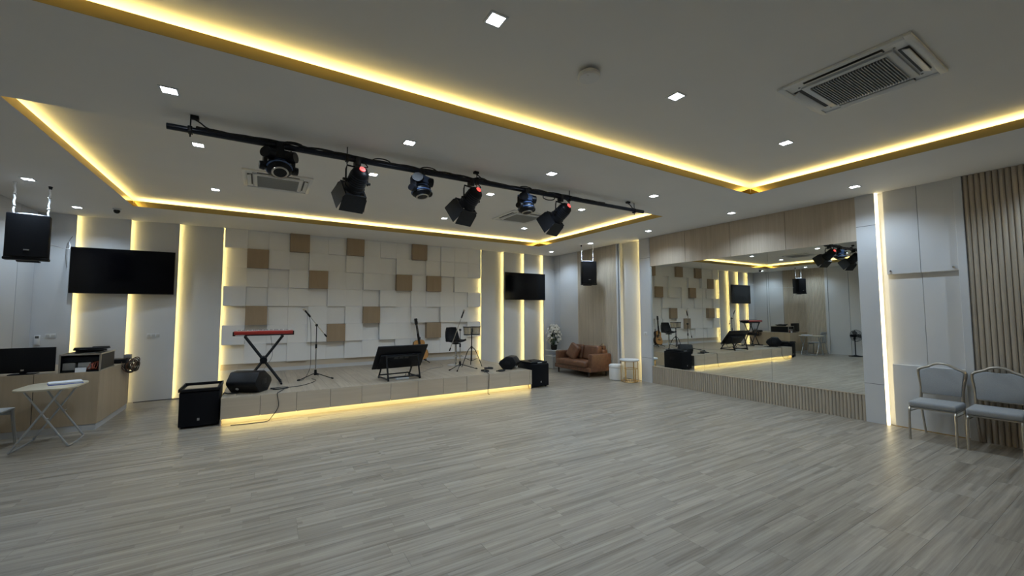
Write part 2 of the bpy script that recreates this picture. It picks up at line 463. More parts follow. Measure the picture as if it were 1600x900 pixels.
# far lit niche: post, recessed panel, led behind the pillar
MB().bb(XR - 0.035, 7.315, 0, WBK, 7.37, H1, 0.003).build('wall_post', 'white_panel', wr, smooth=False)
MB().bb(XR - 0.035, 7.235, 0, WBK, 7.275, H1, 0.003).build('wall_post', 'white_panel', wr, smooth=False)
MB().bb(XR + 0.055, 6.64, 0, WBK, 7.235, H1).build('wall_panel', 'white_panel', wr, smooth=False)
MB().bb(XR - 0.014, 6.6105, 0.0, XR + 0.010, 6.6175, H1 - 0.002).build('led_strip', 'led_strip', wr, smooth=False)['label'] = 'warm LED strip behind the far pillar'
# pillars beside the mirror, each in three stacked facing panels
for (a, b) in ((6.33, 6.61), (2.25, 2.48)):
    for z0, z1 in ((0, 0.555), (0.561, 2.862), (2.868, H1)):
        MB().bb(XR - 0.03, a, z0, XR - 0.016, b + (0.018 if a > 5 else 0), z1, 0.001).build('pillar_panel', 'white_panel', wr, smooth=False)
    MB().bb(XR - 0.0155, a, 0, WBK, b, H1).build('pillar_core', 'white_panel', wr, smooth=False)
    for zj in (0.558, 2.865): MB().bb(XR - 0.0262, a + 0.001, zj - 0.006, XR - 0.0156, b - 0.001, zj + 0.006).build('pillar_joint', 'dark_joint', wr, smooth=False)
# mirror surround
MB().bb(XR, 2.48, 0, WBK, 6.33, 0.372).build('slat_backing', 'wall_dark', wr, smooth=False)
bs = MB().prism([(-0.0215, 0), (-0.018, -0.012), (-0.008, -0.018), (0.008, -0.018), (0.018, -0.012), (0.0215, 0)], 0, 0.372,
                lambda u, v, w_: (v, u, w_)).mesh('slat', 'slat_wood', smooth=False)
nb = 83; pb = (6.33 - 2.48) / nb
for k in range(nb): obj('slat', bs, wr, (XR, 2.48 + pb * (k + 0.5), 0))
MB().bb(XR - 0.02, 2.48, 0.372, WBK, 6.33, 0.386).build('mirror_ledge', 'wall_wood', wr, smooth=False)
MB().bb(XR + 0.01, 2.48, 2.66, WBK, 6.33, H1).build('panel_backing', 'dark_joint', wr, smooth=False)
ED = [2.48, 3.46, 4.43, 5.41, 6.33]
for a, b in zip(ED, ED[1:]):
    MB().bb(XR - 0.012, a + 0.003, 2.66, XR + 0.012, b - 0.003, H1 - 0.001, 0.002).build('upper_panel', 'wall_wood', wr, smooth=False)
# near lit niche
MB().bb(XR - 0.026, 2.224, 0.0, XR + 0.02, 2.249, H1 - 0.002).build('led_strip', 'led_bar', wr, smooth=False)['label'] = 'bright warm LED bar beside the near pillar'
for a, b in ((1.812, 2.165), (1.455, 1.808)):
    MB().bb(XR + 0.050, a, 0.86, WBK, b, 2.13).build('wall_panel', 'white_panel', wr, smooth=False)
    MB().bb(XR + 0.008, a, 2.13, WBK, b, H1, 0.002).build('wall_panel', 'white_panel', wr, smooth=False)
MB().bb(XR + 0.008, 1.455, 0, WBK, 2.165, 0.86, 0.003).build('wainscot_panel', 'white_panel', wr, smooth=False)
MB().bb(XR + 0.0, 1.455, 0, XR + 0.008, 2.165, 0.012).build('floor_trim', 'gold_wire', wr, smooth=False)
for yk in (2.12, 1.50):
    MB().cyl((XR + 0.008, yk, 2.175), (XR - 0.012, yk, 2.175), 0.010, 0.012).build('panel_knob', 'chrome', wr)
MB().bb(XR - 0.04, 1.375, 0, WBK, 1.45, H1, 0.004).build('wall_post', 'white_panel', wr, smooth=False)
MB().bb(XR, YF, 0, WBK, 1.375, H1).build('slat_backing', 'wall_dark', wr, smooth=False)
for k in range(48): obj('slat', slat_r, wr, (XR, 1.348 - SP * k, 0))

# ---- wall behind the camera
struct(MB().bb(XL - 0.1, YF - 0.1, -0.1, XR + 0.12, YF, H2).build('wall_front', 'white_panel', smooth=False), 'plain wall behind the viewer')

# ---- stage
st = MB().bb(STX0 + 0.02, STY0 + 0.12, 0.0, STX1 - 0.02, YB - 0.001, STZ - 0.016).build('stage', 'white_panel', smooth=False)
tag(st, 'low wooden stage platform along the tiled wall, lit along its foot', 'stage')
ns_ = 11; pw = 0.482
x = STX0
while x < STX1 - 0.02:
    x1 = min(x + pw, STX1)
    MB().bb(x + 0.0025, STY0, 0.095, x1 - 0.0025, STY0 + 0.018, STZ - 0.002, 0.0015).build('front_panel', 'stage_front_wood', st, smooth=False)
    x = x1
MB().bb(STX0, STY0 + 0.018, 0.095, STX1, STY0 + 0.13, STZ - 0.016).build('stage_edge', 'dark_joint', st, smooth=False)
for xs in (STX0, STX1 - 0.018):
    MB().bb(xs, STY0 + 0.02, 0.0, xs + 0.018, YB - 0.002, STZ - 0.002).build('side_panel', 'stage_front_wood', st, smooth=False)
sw = (STX1 - STX0) / 30
sm = {}
for i in range(30):
    y = STY0 - random.random() * 1.0
    while y < YB - 0.03:
        y0, y1 = max(y, STY0), min(y + PLN, YB - 0.035)
        if y1 - y0 > 0.03:
            key = round(y1 - y0, 3)
            if key not in sm: sm[key] = MB().bb(0.001, 0.001, -0.014, sw - 0.001, y1 - y0 - 0.001, 0).mesh('plank', 'stage_plank', smooth=False)
            obj('plank', sm[key], st, (STX0 + i * sw, y0, STZ))
        y += PLN
MB().bb(STX0 + 0.02, STY0 + 0.040, 0.0895, STX1 - 0.02, STY0 + 0.055, 0.0945).build('led_strip', 'led_toe', st, smooth=False)['label'] = 'warm LED strip under the stage front'

# ================================================================== THINGS
# ---- wall mirror of three panes (hung a hair out of parallel with its wall)
mir = thing('wall_mirror', 'large frameless dance mirror of three panes on the right wall', 'mirror', (XR - 0.006, 4.405, 0.386), -0.006)
for k in range(3):
    y0 = -1.925 + k * 3.85 / 3
    MB().bb(0, y0 + 0.0015, 0, 0.012, y0 + 3.85 / 3 - 0.0015, 2.66 - 0.386).build('mirror_pane', 'mirror_glass', mir, smooth=False)

# ---- televisions
def television(x0, x1, z0, z1, label):
    cx = (x0 + x1) / 2; yb = YB - 0.20
    t = thing('television', label, 'television', (cx, yb, z0), group='wall televisions')
    W, H = (x1 - x0) / 2, z1 - z0
    MB().bb(-W, 0, 0, W, 0.03, H, 0.004).build('casing', 'black_plastic', t)
    MB().bb(-W + 0.008, -0.002, 0.016, W - 0.008, 0.001, H - 0.008).build('screen', 'black_gloss', t, smooth=False)
    MB().bb(-W * 0.6, 0.03, H * 0.12, W * 0.6, 0.055, H * 0.7, 0.008).build('rear_housing', 'black_plastic', t)
    MB().bb(-0.2, 0.055, H * 0.3, 0.2, 0.094, H * 0.65).build('wall_bracket', 'black_metal', t)
    return t
television(-2.85, -1.45, 1.96, 2.76, 'wide black television on the left, mounted across the lit wall panels above the desk')
television(5.80, 7.18, 1.97, 2.75, 'wide black television right of the tiled wall, mounted above the stage corner')

# ---- downlights
ORD = ['leftmost', 'second from left', 'third from left', 'rightmost']
dl_frame = MB().bb(-0.062, -0.062, -0.006, 0.062, -0.047, 0).bb(-0.062, 0.047, -0.006, 0.062, 0.062, 0).bb(-0.062, -0.047, -0.006, -0.047, 0.047, 0).bb(0.047, -0.047, -0.006, 0.062, 0.047, 0).mesh('frame', 'white_plastic', smooth=False)
dl_glow = MB().bb(-0.047, -0.047, -0.004, 0.047, 0.047, 0).mesh('diffuser', 'downlight_glow', smooth=False)
sl = bpy.data.lights.new('downlight_beam', 'SPOT')
sl.energy = DOWNLIGHT_W; sl.color = DOWNLIGHT_COL; sl.spot_size = math.radians(142); sl.spot_blend = 0.7; sl.shadow_soft_size = 0.04
def downlight(x, y, z, label, group):
    t = thing('downlight', label, 'ceiling light', (x, y, z), group=group)
    obj('frame', dl_frame, t); obj('diffuser', dl_glow, t)
    l = bpy.data.objects.new('downlight_beam', sl); C.objects.link(l); l.parent = t; l.location = (0, 0, -0.02)
ORD3 = ['', 'leftmost', 'middle one', 'rightmost']
GX = [-0.67, 1.22, 3.02, 4.91]
for i, x in enumerate(GX):
    downlight(x, 7.52, H2, 'square downlight in the far ceiling tray, row nearest the stage wall, ' + ORD[i], 'ceiling downlights')
    downlight(x, 5.60, H2, 'square downlight in the far ceiling tray, row nearest the light bar, ' + ORD[i], 'ceiling downlights')
    downlight(x, 3.99, H1, 'square downlight in the flat strip between the two trays, ' + ORD[i], 'ceiling downlights')
    if i == 0: continue
    downlight(x, 2.19, H2, 'square downlight in the near ceiling tray, row by its far edge, ' + ORD3[i], 'ceiling downlights')
for i, (y, wd) in enumerate(((9.22, 'at the far corner'), (7.60, 'second from the far corner'), (5.80, 'third from the far corner'), (4.0, 'fourth from the far corner'), (2.26, 'fifth from the far corner'), (0.4, 'nearest the viewer'))):
    downlight(6.94, y, H1, 'square downlight along the right wall, ' + wd, 'ceiling downlights')
    if i < 2: downlight(-2.62, y, H1, 'square downlight along the left wall, ' + wd, 'ceiling downlights')

# ---- ceiling air conditioners
def aircon(x, y, rz, label):
    t = thing('ceiling_air_conditioner', label, 'air conditioner', (x, y, H2), rz, 'ceiling air conditioners')
    h = 0.42
    m_ = MB()
    m_.bb(-h, -h, -0.022, h, -0.375, 0, 0.004).bb(-h, 0.375, -0.022, h, h, 0, 0.004).bb(-h, -0.375, -0.022, -0.375, 0.375, 0, 0.004).bb(0.375, -0.375, -0.022, h, 0.375, 0, 0.004)
    m_.bb(-0.375, -0.375, -0.012, 0.375, 0.375, 0)
    m_.build('frame', 'white_plastic', t)
    MB().bb(-0.29, -0.29, -0.030, 0.29, 0.29, -0.012, 0.004).build('centre_panel', 'white_plastic', t)
    MB().bb(-0.25, -0.24, -0.0315, 0.25, 0.24, -0.029).build('grille_back', 'ac_dark', t, smooth=False)
    g = MB()
    for k in range(28): g.bb(-0.25, -0.24 + 0.48 * k / 27 - 0.003, -0.044, 0.25, -0.24 + 0.48 * k / 27 + 0.003, -0.031)
    g.build('grille', 'pale_grey_plastic', t, smooth=False)['kind'] = 'stuff'
    for k in range(4):
        r = Matrix.Rotation(k * PI / 2, 4, 'Z')
        MB().bb(-0.25, 0.305, -0.016, 0.25, 0.365, -0.0115, 0, r).build('air_slot', 'ac_dark', t, smooth=False)
        MB().bb(-0.245, -0.022, -0.004, 0.245, 0.022, 0.004, 0.002, r @ Matrix.Translation((0, 0.345, -0.028)) @ Matrix.Rotation(math.radians(-22), 4, 'X')).build('louvre', 'white_plastic', t)
    for sx, sy in ((-1, -1), (1, -1), (-1, 1), (1, 1)):
        MB().cyl((sx * 0.30, sy * 0.30, -0.012), (sx * 0.30, sy * 0.30, -0.017), 0.008).build('screw_cover', 'ac_grey', t)
aircon(4.07, 1.26, 0, 'large white cassette air conditioner in the near ceiling tray at upper right')
aircon(0.13, 6.62, 0, 'white cassette air conditioner behind the leftmost stage light')
aircon(4.27, 6.65, 0, 'white cassette air conditioner in the far tray, on its right half')

# ---- smoke detector, dome camera
t = thing('smoke_detector', 'round white smoke detector on the near ceiling tray', 'smoke detector', (2.12, 2.31, H2))
MB().lathe([(0.055, 0), (0.055, -0.02), (0.085, -0.022), (0.088, -0.045), (0.078, -0.056), (0.03, -0.06)]).build('body', 'white_plastic', t)
MB().cyl((-0.04, -0.03, -0.056), (-0.04, -0.03, -0.062), 0.006).build('indicator', 'white_soft', t)
t = thing('security_camera', 'small black dome camera on the ceiling above the left television', 'camera', (-2.1, 9.02, H1))
MB().cyl((0, 0, 0), (0, 0, -0.025), 0.055).build('mount', 'white_plastic', t)
MB().ball((0, 0, -0.04), 0.043).build('dome', 'black_gloss', t)
MB().cyl((0, -0.03, -0.045), (0, -0.046, -0.055), 0.014).build('lens', 'black_plastic', t)

# ---- wall plates
def plate(loc, w_, h_, axis, label, name='socket_plate', cat='socket', n=2):
    t = thing(name, label, cat, loc)
    if axis == 'y':
        MB().bb(-w_ / 2, -0.01, -h_ / 2, w_ / 2, 0, h_ / 2, 0.003).build('cover', 'white_plastic', t)
        for k in range(n):
            cx = -w_ / 2 + w_ * (k + 0.5) / n
            MB().bb(cx - 0.022, -0.013, -0.022, cx + 0.022, -0.009, 0.022, 0.002).build('insert', 'grey_plastic', t)
    else:
        MB().bb(-0.01, -w_ / 2, -h_ / 2, 0, w_ / 2, h_ / 2, 0.003).build('cover', 'white_plastic', t)
        for k in range(n):
            cy = -w_ / 2 + w_ * (k + 0.5) / n
            MB().bb(-0.013, cy - 0.02, -0.022, -0.009, cy + 0.02, 0.022, 0.002).build('insert', 'grey_plastic', t)
plate((-3.05, YB - PD, 1.235), 0.13, 0.075, 'y', 'white socket plate beside the thermostat above the desk')
plate((-1.73, YB - 0.068, 1.20), 0.19, 0.075, 'y', 'white socket plate on the lit panel right of the desk', n=3)
plate((XR - 0.03, 6.48, 1.11), 0.10, 0.075, 'x', 'small white switch plate on the far pillar by the mirror', 'switch_plate', 'switch', 1)
t = thing('thermostat', 'tall white air conditioner remote in a wall cradle above the desk', 'remote', (-3.20, YB - PD, 1.17))
MB().bb(-0.036, -0.022, -0.08, 0.036, 0, 0.08, 0.005).build('body', 'white_plastic', t)
MB().bb(-0.022, -0.024, 0.03, 0.022, -0.021, 0.068).build('display', 'ac_dark', t, smooth=False)

# ---- hung speakers
def hung_speaker(x, y, rz, label, slab):
    t = thing('hanging_speaker', label, 'speaker', (x, y, 2.30), rz, 'ceiling-hung speakers')
    poly = [(-0.19, -0.16), (0.19, -0.16), (0.19, -0.02), (0.12, 0.16), (-0.12, 0.16), (-0.19, -0.02)]
    MB().prism(poly, 0.02, 0.60, bevel=0.012).build('cabinet', 'black_plastic', t)
    MB().prism([(-0.178, -0.162), (-0.10, -0.175), (0.10, -0.175), (0.178, -0.162), (0.178, -0.155), (-0.178, -0.155)], 0.05, 0.585).build('grille', 'black_grille', t)
    MB().prism([(-0.197, -0.168), (0.197, -0.168), (0.197, -0.03), (-0.197, -0.03)], 0.0, 0.035, bevel=0.008).build('base_bumper', 'black_plastic', t)
    MB().box((0.0, -0.178, 0.13), (0.05, 0.006, 0.018), bevel=0.002).build('badge', 'badge', t)
    MB().bb(-0.10, -0.03, -0.012, 0.10, 0.08, 0.002).build('pole_socket', 'black_plastic', t)
    y_ = MB()
    y_.tube([(-0.15, 0, 0.61), (-0.05, 0.0, 0.622), (0.05, 0.0, 0.622), (0.15, 0, 0.61)], 0.012, sub=3)
    y_.build('carry_strap', 'strap_white', t)
    for s in (-1, 1):
        m_ = MB(); pts = []
        for k in range(9):
            zz = 0.61 + (H1 - 2.30 - 0.61) * k / 8
            pts.append((s * (0.15 + 0.004 * k / 8) + 0.004 * (-1) ** k, 0.003 * (-1) ** k, zz))
        m_.tube(pts, 0.0105, n=6, sub=2)
        c_ = m_.build('hanging_strap', 'strap_white', t)
        kn = MB()
        for k in (2, 5): kn.box((s * 0.152, 0, 0.61 + (H1 - 2.30 - 0.61) * k / 8), (0.034, 0.028, 0.014), bevel=0.003)
        kn.build('buckle', 'chrome', c_)
        MB().cyl((s * 0.154, 0, H1 - 2.30), (s * 0.154, 0, H1 - 2.34), 0.022, 0.014).build('ceiling_hook', 'black_metal' if s == slab else 'white_plastic', t)
hung_speaker(-2.665, 7.88, 0.20, 'black speaker hung on white straps above the desk at left', 1)
hung_speaker(7.08, 7.88, -0.42, 'black speaker hung on white straps above the sofa', -1)

# ---- lighting bar
BY, BZ = 4.43, 3.205
t = thing('lighting_bar', 'long dark steel pipe hung under the ceiling carrying the stage lights', 'lighting bar', (2.2, BY, BZ))
MB().cyl((-2.95, 0, 0), (2.98, 0, 0.012), 0.027, n=18).build('pipe', 'bar_metal', t)
for xx in (-2.79, -1.50, 0.0, 1.46, 2.78):
    MB().cyl((xx, 0, -0.06), (xx, 0, H1 - BZ), 0.0055, n=8).build('threaded_rod', 'black_metal', t)
    MB().box((xx, 0, 0.0), (0.035, 0.062, 0.062), bevel=0.006).build('rod_clamp', 'black_metal', t)
for xx in (-2.76, -0.02, 2.62):
    k = MB().bb(xx - 0.03, -0.045, H1 - BZ - 0.03, xx + 0.03, 0.005, H1 - BZ - 0.001, 0.004).build('power_socket', 'black_plastic', t)
    MB().tube([(xx, -0.02, H1 - BZ - 0.03), (xx + 0.04, -0.03, 0.07), (xx + 0.10, -0.02, 0.035), (xx + 0.22, 0, 0.033)], 0.007, n=6).build('plug_lead', 'cable_black', k)
cb_ = MB()
for ph in range(3):
    pts = [(-2.75 + 4.9 * k / 40, 0.018 * math.sin(ph * 2.1 + k * 0.8), 0.031 + 0.012 * math.sin(k * 1.3 + ph * 1.7)) for k in range(41)]
    cb_.tube(pts, 0.010, n=6, sub=2)
cb_.build('power_cables', 'cable_black', t)
lt = MB()
for xx, dz in ((-2.0, 0.05), (-1.15, 0.055), (-0.62, 0.06), (0.05, 0.05), (0.72, 0.05), (1.1, -0.05)):
    lt.torus((xx, 0, dz * 0.6), 0.055, 0.007, (0.1, 1, 0.1), n=18, m=6, sx=1.7, sy=0.6)
lt.build('cable_loops', 'cable_black', t)

def moving_head(x, rz, aim, label):
    t = thing('moving_head_light', label, 'stage light', (x, BY, BZ), rz, 'small moving head lights')
    MB().bb(-0.03, -0.034, -0.055, 0.03, 0.034, 0.034, 0.006).build('clamp', 'black_metal', t)
    MB().bb(-0.075, -0.065, -0.135, 0.075, 0.065, -0.05, 0.012).build('base', 'blue_metal' if x > 1 else 'black_plastic', t)
    for s in (-1, 1):
        a = MB().bb(s * 0.100 - 0.014, -0.035, -0.245, s * 0.100 + 0.014, 0.035, -0.09, 0.008).build('yoke_arm', 'black_plastic', t)
        MB().cyl((s * 0.105, 0, -0.215), (s * 0.138, 0, -0.215), 0.042, 0.036, n=18).build('pivot_cap', 'black_plastic', a)
        MB().cyl((s * 0.062, -0.02, -0.10), (s * 0.110, -0.055, -0.10), 0.056, 0.050, n=18).build('motor_drum', 'black_plastic', t)
    R = Matrix.Translation((0, 0, -0.205)) @ Matrix.Rotation(math.radians(aim), 4, 'X')
    MB().cyl((0, 0, 0.075), (0, 0, 0.0), 0.060, 0.086, n=22).cyl((0, 0, 0.0), (0, 0, -0.05), 0.086, 0.090, n=22).cyl((0, 0, -0.05), (0, 0, -0.085), 0.090, 0.060, n=22).xf(R).build('head', 'black_plastic', t)
    MB().torus((0, 0, -0.03), 0.089, 0.010).torus((0, 0, 0.03), 0.076, 0.010).xf(R).build('cooling_rings', 'blue_metal', t)
    h = MB().torus((0, 0, -0.086), 0.054, 0.008).xf(R).build('lens_ring', 'satin_metal', t)
    MB().cyl((0, 0, -0.08), (0, 0, -0.090), 0.052).xf(R).build('lens', 'black_gloss', h)
    MB().tube([(0.03, 0.03, -0.06), (0.09, 0.05, -0.01), (0.10, 0.02, 0.03)], 0.006, n=6).build('power_lead', 'cable_black', t)
    t.scale = (1.18, 1.18, 1.0)
moving_head(0.09, 0.15, -38, 'small moving head stage light, leftmost fixture on the ceiling bar')
moving_head(1.49, 0.55, -15, 'small moving head stage light between the first two barn door lights')
moving_head(2.92, 0.35, -12, 'small moving head stage light between the second and third barn door lights')

def barn_light(x, rz, pitch, label):
    t = thing('barn_door_light', label, 'stage light', (x, BY, BZ), rz, 'stage lights with barn doors')
    MB().bb(-0.03, -0.034, -0.06, 0.03, 0.034, 0.034, 0.006).build('clamp', 'black_metal', t)
    MB().tube([(-0.115, 0, -0.25), (-0.115, 0, -0.12), (-0.105, 0, -0.075), (0.105, 0, -0.075), (0.115, 0, -0.12), (0.115, 0, -0.25)], 0.009, n=6, sub=0).build('yoke', 'black_metal', t)
    # body axis: local -Y is the rear, +Y the beam; pitched down
    R = Matrix.Translation((0, 0, -0.225)) @ Matrix.Rotation(-math.radians(pitch), 4, 'X')
    b_ = MB()
    b_.ball((0, -0.10, 0), 0.088, (1, 0.75, 1), 3)
    b_.cyl((0, -0.10, 0), (0, 0.06, 0), 0.088, 0.098, n=26).cyl((0, 0.06, 0), (0, 0.10, 0), 0.105, 0.105, n=26)
    b_.xf(R).build('body', 'black_plastic', t)
    f_ = MB()
    for k in range(5): f_.cyl((0, -0.085 + 0.024 * k, 0), (0, -0.078 + 0.024 * k, 0), 0.094 + 0.001 * k, n=26)
    f_.xf(R).build('cooling_fins', 'bar_metal', t)
    MB().cyl((0, 0.095, 0), (0, 0.102, 0), 0.088, n=24).xf(R).build('lens', 'grey_plastic', t)
    d_ = MB().cyl((0, -0.160, -0.008), (0, -0.170, -0.010), 0.030, n=18).xf(R).build('rear_display', 'red_display', t)
    MB().bb(-0.016, -0.1735, -0.016, -0.004, -0.170, -0.004).bb(0.002, -0.1735, -0.013, 0.015, -0.170, -0.005).xf(R).build('display_mark', 'white_plastic', d_, smooth=False)
    MB().bb(-0.115, 0.098, -0.115, 0.115, 0.108, -0.098).bb(-0.115, 0.098, 0.098, 0.115, 0.108, 0.115).bb(-0.115, 0.098, -0.1, -0.098, 0.108, 0.1).bb(0.098, 0.098, -0.1, 0.115, 0.108, 0.1).xf(R).build('door_frame', 'black_metal', t)
    for k in range(4):
        Q = Matrix.Rotation(k * PI / 2, 4, 'Y')
        leaf = MB().prism([(-0.108, 0), (0.108, 0), (0.128, 0.03), (0.128, 0.19), (-0.128, 0.19), (-0.128, 0.03)], -0.0015, 0.0015)
        leaf.xf(R @ Q @ Matrix.Translation((0, 0.108, 0.112)) @ Matrix.Rotation(math.radians(11), 4, 'X'))
        leaf.build('barn_door', 'black_metal', t, smooth=False)
    for s in (-1, 1):
        MB().cyl((s * 0.10, 0, -0.225), (s * 0.145, 0, -0.225), 0.016, 0.014).build('tilt_knob', 'black_plastic', t)
    MB().tube([tuple(R @ Vector((0.03, -0.16, 0.04))), (0.07, -0.10, -0.08), (0.05, -0.03, 0.0), (0.10, 0, 0.035)], 0.006, n=6).build('power_lead', 'cable_black', t)
barn_light(0.80, 0.22, 38, 'black barn door stage light, leftmost of three, nearest the left end of the bar')
barn_light(2.12, 0.32, 38, 'black barn door stage light in the middle of the ceiling bar')
barn_light(3.50, 0.30, 34, 'black barn door stage light, rightmost fixture on the ceiling bar')

# ---- subwoofers
def subwoofer(x, y, label):
    t = thing('subwoofer', label, 'subwoofer', (x, y, 0), group='floor subwoofers')
    MB().bb(-0.23, 0.012, 0.018, 0.23, 0.56, 0.50, 0.012).build('cabinet', 'black_plastic', t)
    pf = [(-0.222, 0.014)] + [(-0.222 + 0.444 * k / 10, -0.030 + 0.030 * ((k - 5) / 5) ** 2) for k in range(11)] + [(0.222, 0.014)]
    MB().prism(pf, 0.03, 0.488).build('grille', 'black_grille', t)
    MB().box((0.0, -0.032, 0.12), (0.028, 0.006, 0.036), bevel=0.004).build('badge', 'badge', t)
    for sx, sy in ((-0.18, 0.06), (0.18, 0.06), (-0.18, 0.5), (0.18, 0.5)):
        MB().cyl((sx, sy, 0), (sx, sy, 0.02), 0.022).build('foot', 'black_plastic', t)
    for s in (-1, 1):
        MB().bb(s * 0.228 - 0.004, 0.22, 0.28, s * 0.228 + 0.004, 0.36, 0.36, 0.003).build('side_handle', 'black_metal', t)
    MB().cyl((0, 0.28, 0.498), (0, 0.28, 0.506), 0.03).build('pole_socket', 'black_metal', t)
    return t
subwoofer(-0.735, 7.31, 'black subwoofer on the floor at the left end of the stage')
subwoofer(5.145, 7.27, 'black subwoofer on the floor at the right end of the stage')
t = thing('equipment_tray', 'shallow black tray with wooden insert lying on the left subwoofer', 'tray', (-0.735, 7.31, 0.506))
MB().bb(-0.235, -0.01, 0, 0.235, 0.56, 0.008).build('base', 'black_plastic', t)
for a in ((-0.24, -0.015, 0, 0.24, 0.0, 0.035), (-0.24, 0.555, 0, 0.24, 0.57, 0.05), (-0.24, 0.0, 0, -0.225, 0.555, 0.045), (0.225, 0.0, 0, 0.24, 0.555, 0.045)):
    MB().bb(*a, 0.003).build('rim', 'black_plastic', t)
MB().bb(-0.19, 0.16, 0.008, 0.19, 0.46, 0.022, 0.003).build('insert', 'desk_wood', t)
t = thing('flat_case', 'flat black cable case lying on the right subwoofer', 'case', (5.145, 7.27, 0.506), 0.03)
MB().bb(-0.23, 0.03, 0, 0.22, 0.52, 0.032, 0.008).build('shell', 'black_plastic', t)
MB().bb(-0.05, 0.012, 0.006, 0.06, 0.034, 0.02, 0.004).build('handle', 'grey_plastic', t)
MB().tube([(-0.15, 0.1, 0.038), (0.0, 0.06, 0.045), (0.15, 0.16, 0.038), (0.1, 0.35, 0.04), (-0.1, 0.3, 0.04), (-0.12, 0.15, 0.04)], 0.008, n=6).build('lead', 'cable_black', t)

# ---- wedge monitors
def wedge(x, y, rz, label, size=1.0):
    t = thing('wedge_monitor', label, 'monitor speaker', (x, y, STZ), rz, 'stage wedge monitors')
    s = size
    prof = [(-0.10, 0.0), (0.13, 0.0), (0.245, 0.135), (0.215, 0.20), (0.03, 0.325), (-0.13, 0.315), (-0.235, 0.17), (-0.225, 0.13)]
    prof = [(u * s, v * s) for u, v in prof]
    fr = lambda u, v, w_: (w_, u, v)
    MB().prism(prof, -0.22 * s, 0.22 * s, fr, bevel=0.018).build('cabinet', 'black_plastic', t)
    # grille on the upper slanting face
    g = MB(); a, b = Vector((0.0, prof[3][0], prof[3][1])), Vector((0.0, prof[4][0], prof[4][1]))
    d = (b - a).normalized(); nrm = Vector((0, -d.z, d.y)); nrm = nrm if nrm.z > 0 else -nrm
    for p in ():
        pass
    c = (a + b) / 2 + nrm * 0.002
    R = Matrix.Translation(c) @ Matrix(((1, 0, 0), (0, d.y, nrm.y), (0, d.z, nrm.z))).to_4x4()
    g.bb(-0.19 * s, -(b - a).length / 2 + 0.02, -0.004, 0.19 * s, (b - a).length / 2 - 0.02, 0.004, 0.002, R)
    g.build('grille', 'black_grille', t)
    for sx in (-1, 1):
        MB().bb(sx * 0.22 * s - 0.003, -0.07 * s, 0.12 * s, sx * 0.22 * s + 0.003, 0.07 * s, 0.20 * s, 0.002).build('end_handle', 'black_metal', t)
    a, b = Vector((0, prof[0][0], prof[0][1])), Vector((0, prof[7][0], prof[7][1]))
    c = a * 0.45 + b * 0.55
    MB().cyl(c + Vector((-0.08, 0.012, 0.008)), c + Vector((-0.08, -0.006, -0.006)), 0.022).build('input_socket', 'grey_plastic', t)
wedge(-0.15, 7.62, -0.50, 'black wedge monitor at the left end of the stage in front of the keyboard')
wedge(4.625, 7.68, 0.75, 'black wedge monitor at the right end of the stage by the coiled cables', 0.84)

# ---- keyboard and stand
KX, KY = 0.03, 8.28
t = thing('keyboard', 'slim red stage keyboard lying on the black cross-leg stand', 'keyboard', (KX, KY, 1.228))
MB().bb(-0.44, -0.15, 0.012, 0.44, 0.15, 0.078, 0.012).build('body', 'red_shell', t)
MB().bb(-0.445, -0.152, 0.0, 0.445, 0.152, 0.020, 0.004).build('base', 'black_plastic', t)
for s in (-1, 1): MB().bb(s * 0.437 - 0.010, -0.152, 0.0, s * 0.437 + 0.010, 0.152, 0.070, 0.004).build('end_cheek', 'black_plastic', t)
MB().bb(-0.41, -0.146, 0.004, -0.28, -0.1535, 0.016).build('rear_label', 'grey_plastic', t, smooth=False)
kw = 0.80 / 36
wk = MB().bb(0.0005, 0.0, 0.0, kw - 0.0005, 0.125, 0.012, 0.001).mesh('white_key', 'white_plastic', smooth=False)
bk = MB().bb(-0.005, 0.0, 0.0, 0.005, 0.08, 0.010, 0.001).mesh('black_key', 'black_plastic', smooth=False)
for k in range(36):
    obj('white_key', wk, t, (-0.40 + k * kw, 0.02, 0.072))
    if k % 7 not in (2, 6) and k < 35: obj('black_key', bk, t, (-0.40 + (k + 1) * kw, 0.02, 0.084))
t = thing('keyboard_stand', 'black cross-leg keyboard stand under the red keyboard', 'stand', (KX, KY, STZ))
hk = 1.228 - STZ
for yy in (-0.13, 0.13):
    MB().cyl((-0.27, yy, hk - 0.03), (0.27, yy, 0.02), 0.016, n=10).build('leg', 'black_metal', t)
    MB().cyl((0.27, yy * 0.8, hk - 0.03), (-0.27, yy * 0.8, 0.02), 0.016, n=10).build('leg', 'black_metal', t)
for s in (-1, 1):
    MB().cyl((s * 0.27, -0.23, 0.018), (s * 0.27, 0.23, 0.018), 0.017, n=10).build('foot_bar', 'black_metal', t)
    MB().bb(s * 0.27 - 0.02, -0.17, hk - 0.035, s * 0.27 + 0.02, 0.17, hk - 0.001, 0.006).build('support_arm', 'black_metal', t)
MB().cyl((0, -0.16, hk / 2), (0, 0.16, hk / 2), 0.055, n=20).build('pivot_disc', 'black_plastic', t)
MB().tube([(0.1, 0.13, hk - 0.02), (0.13, 0.16, hk * 0.55), (0.02, 0.2, 0.25), (-0.05, 0.3, 0.01)], 0.004, n=6).build('lead', 'cable_grey', t)

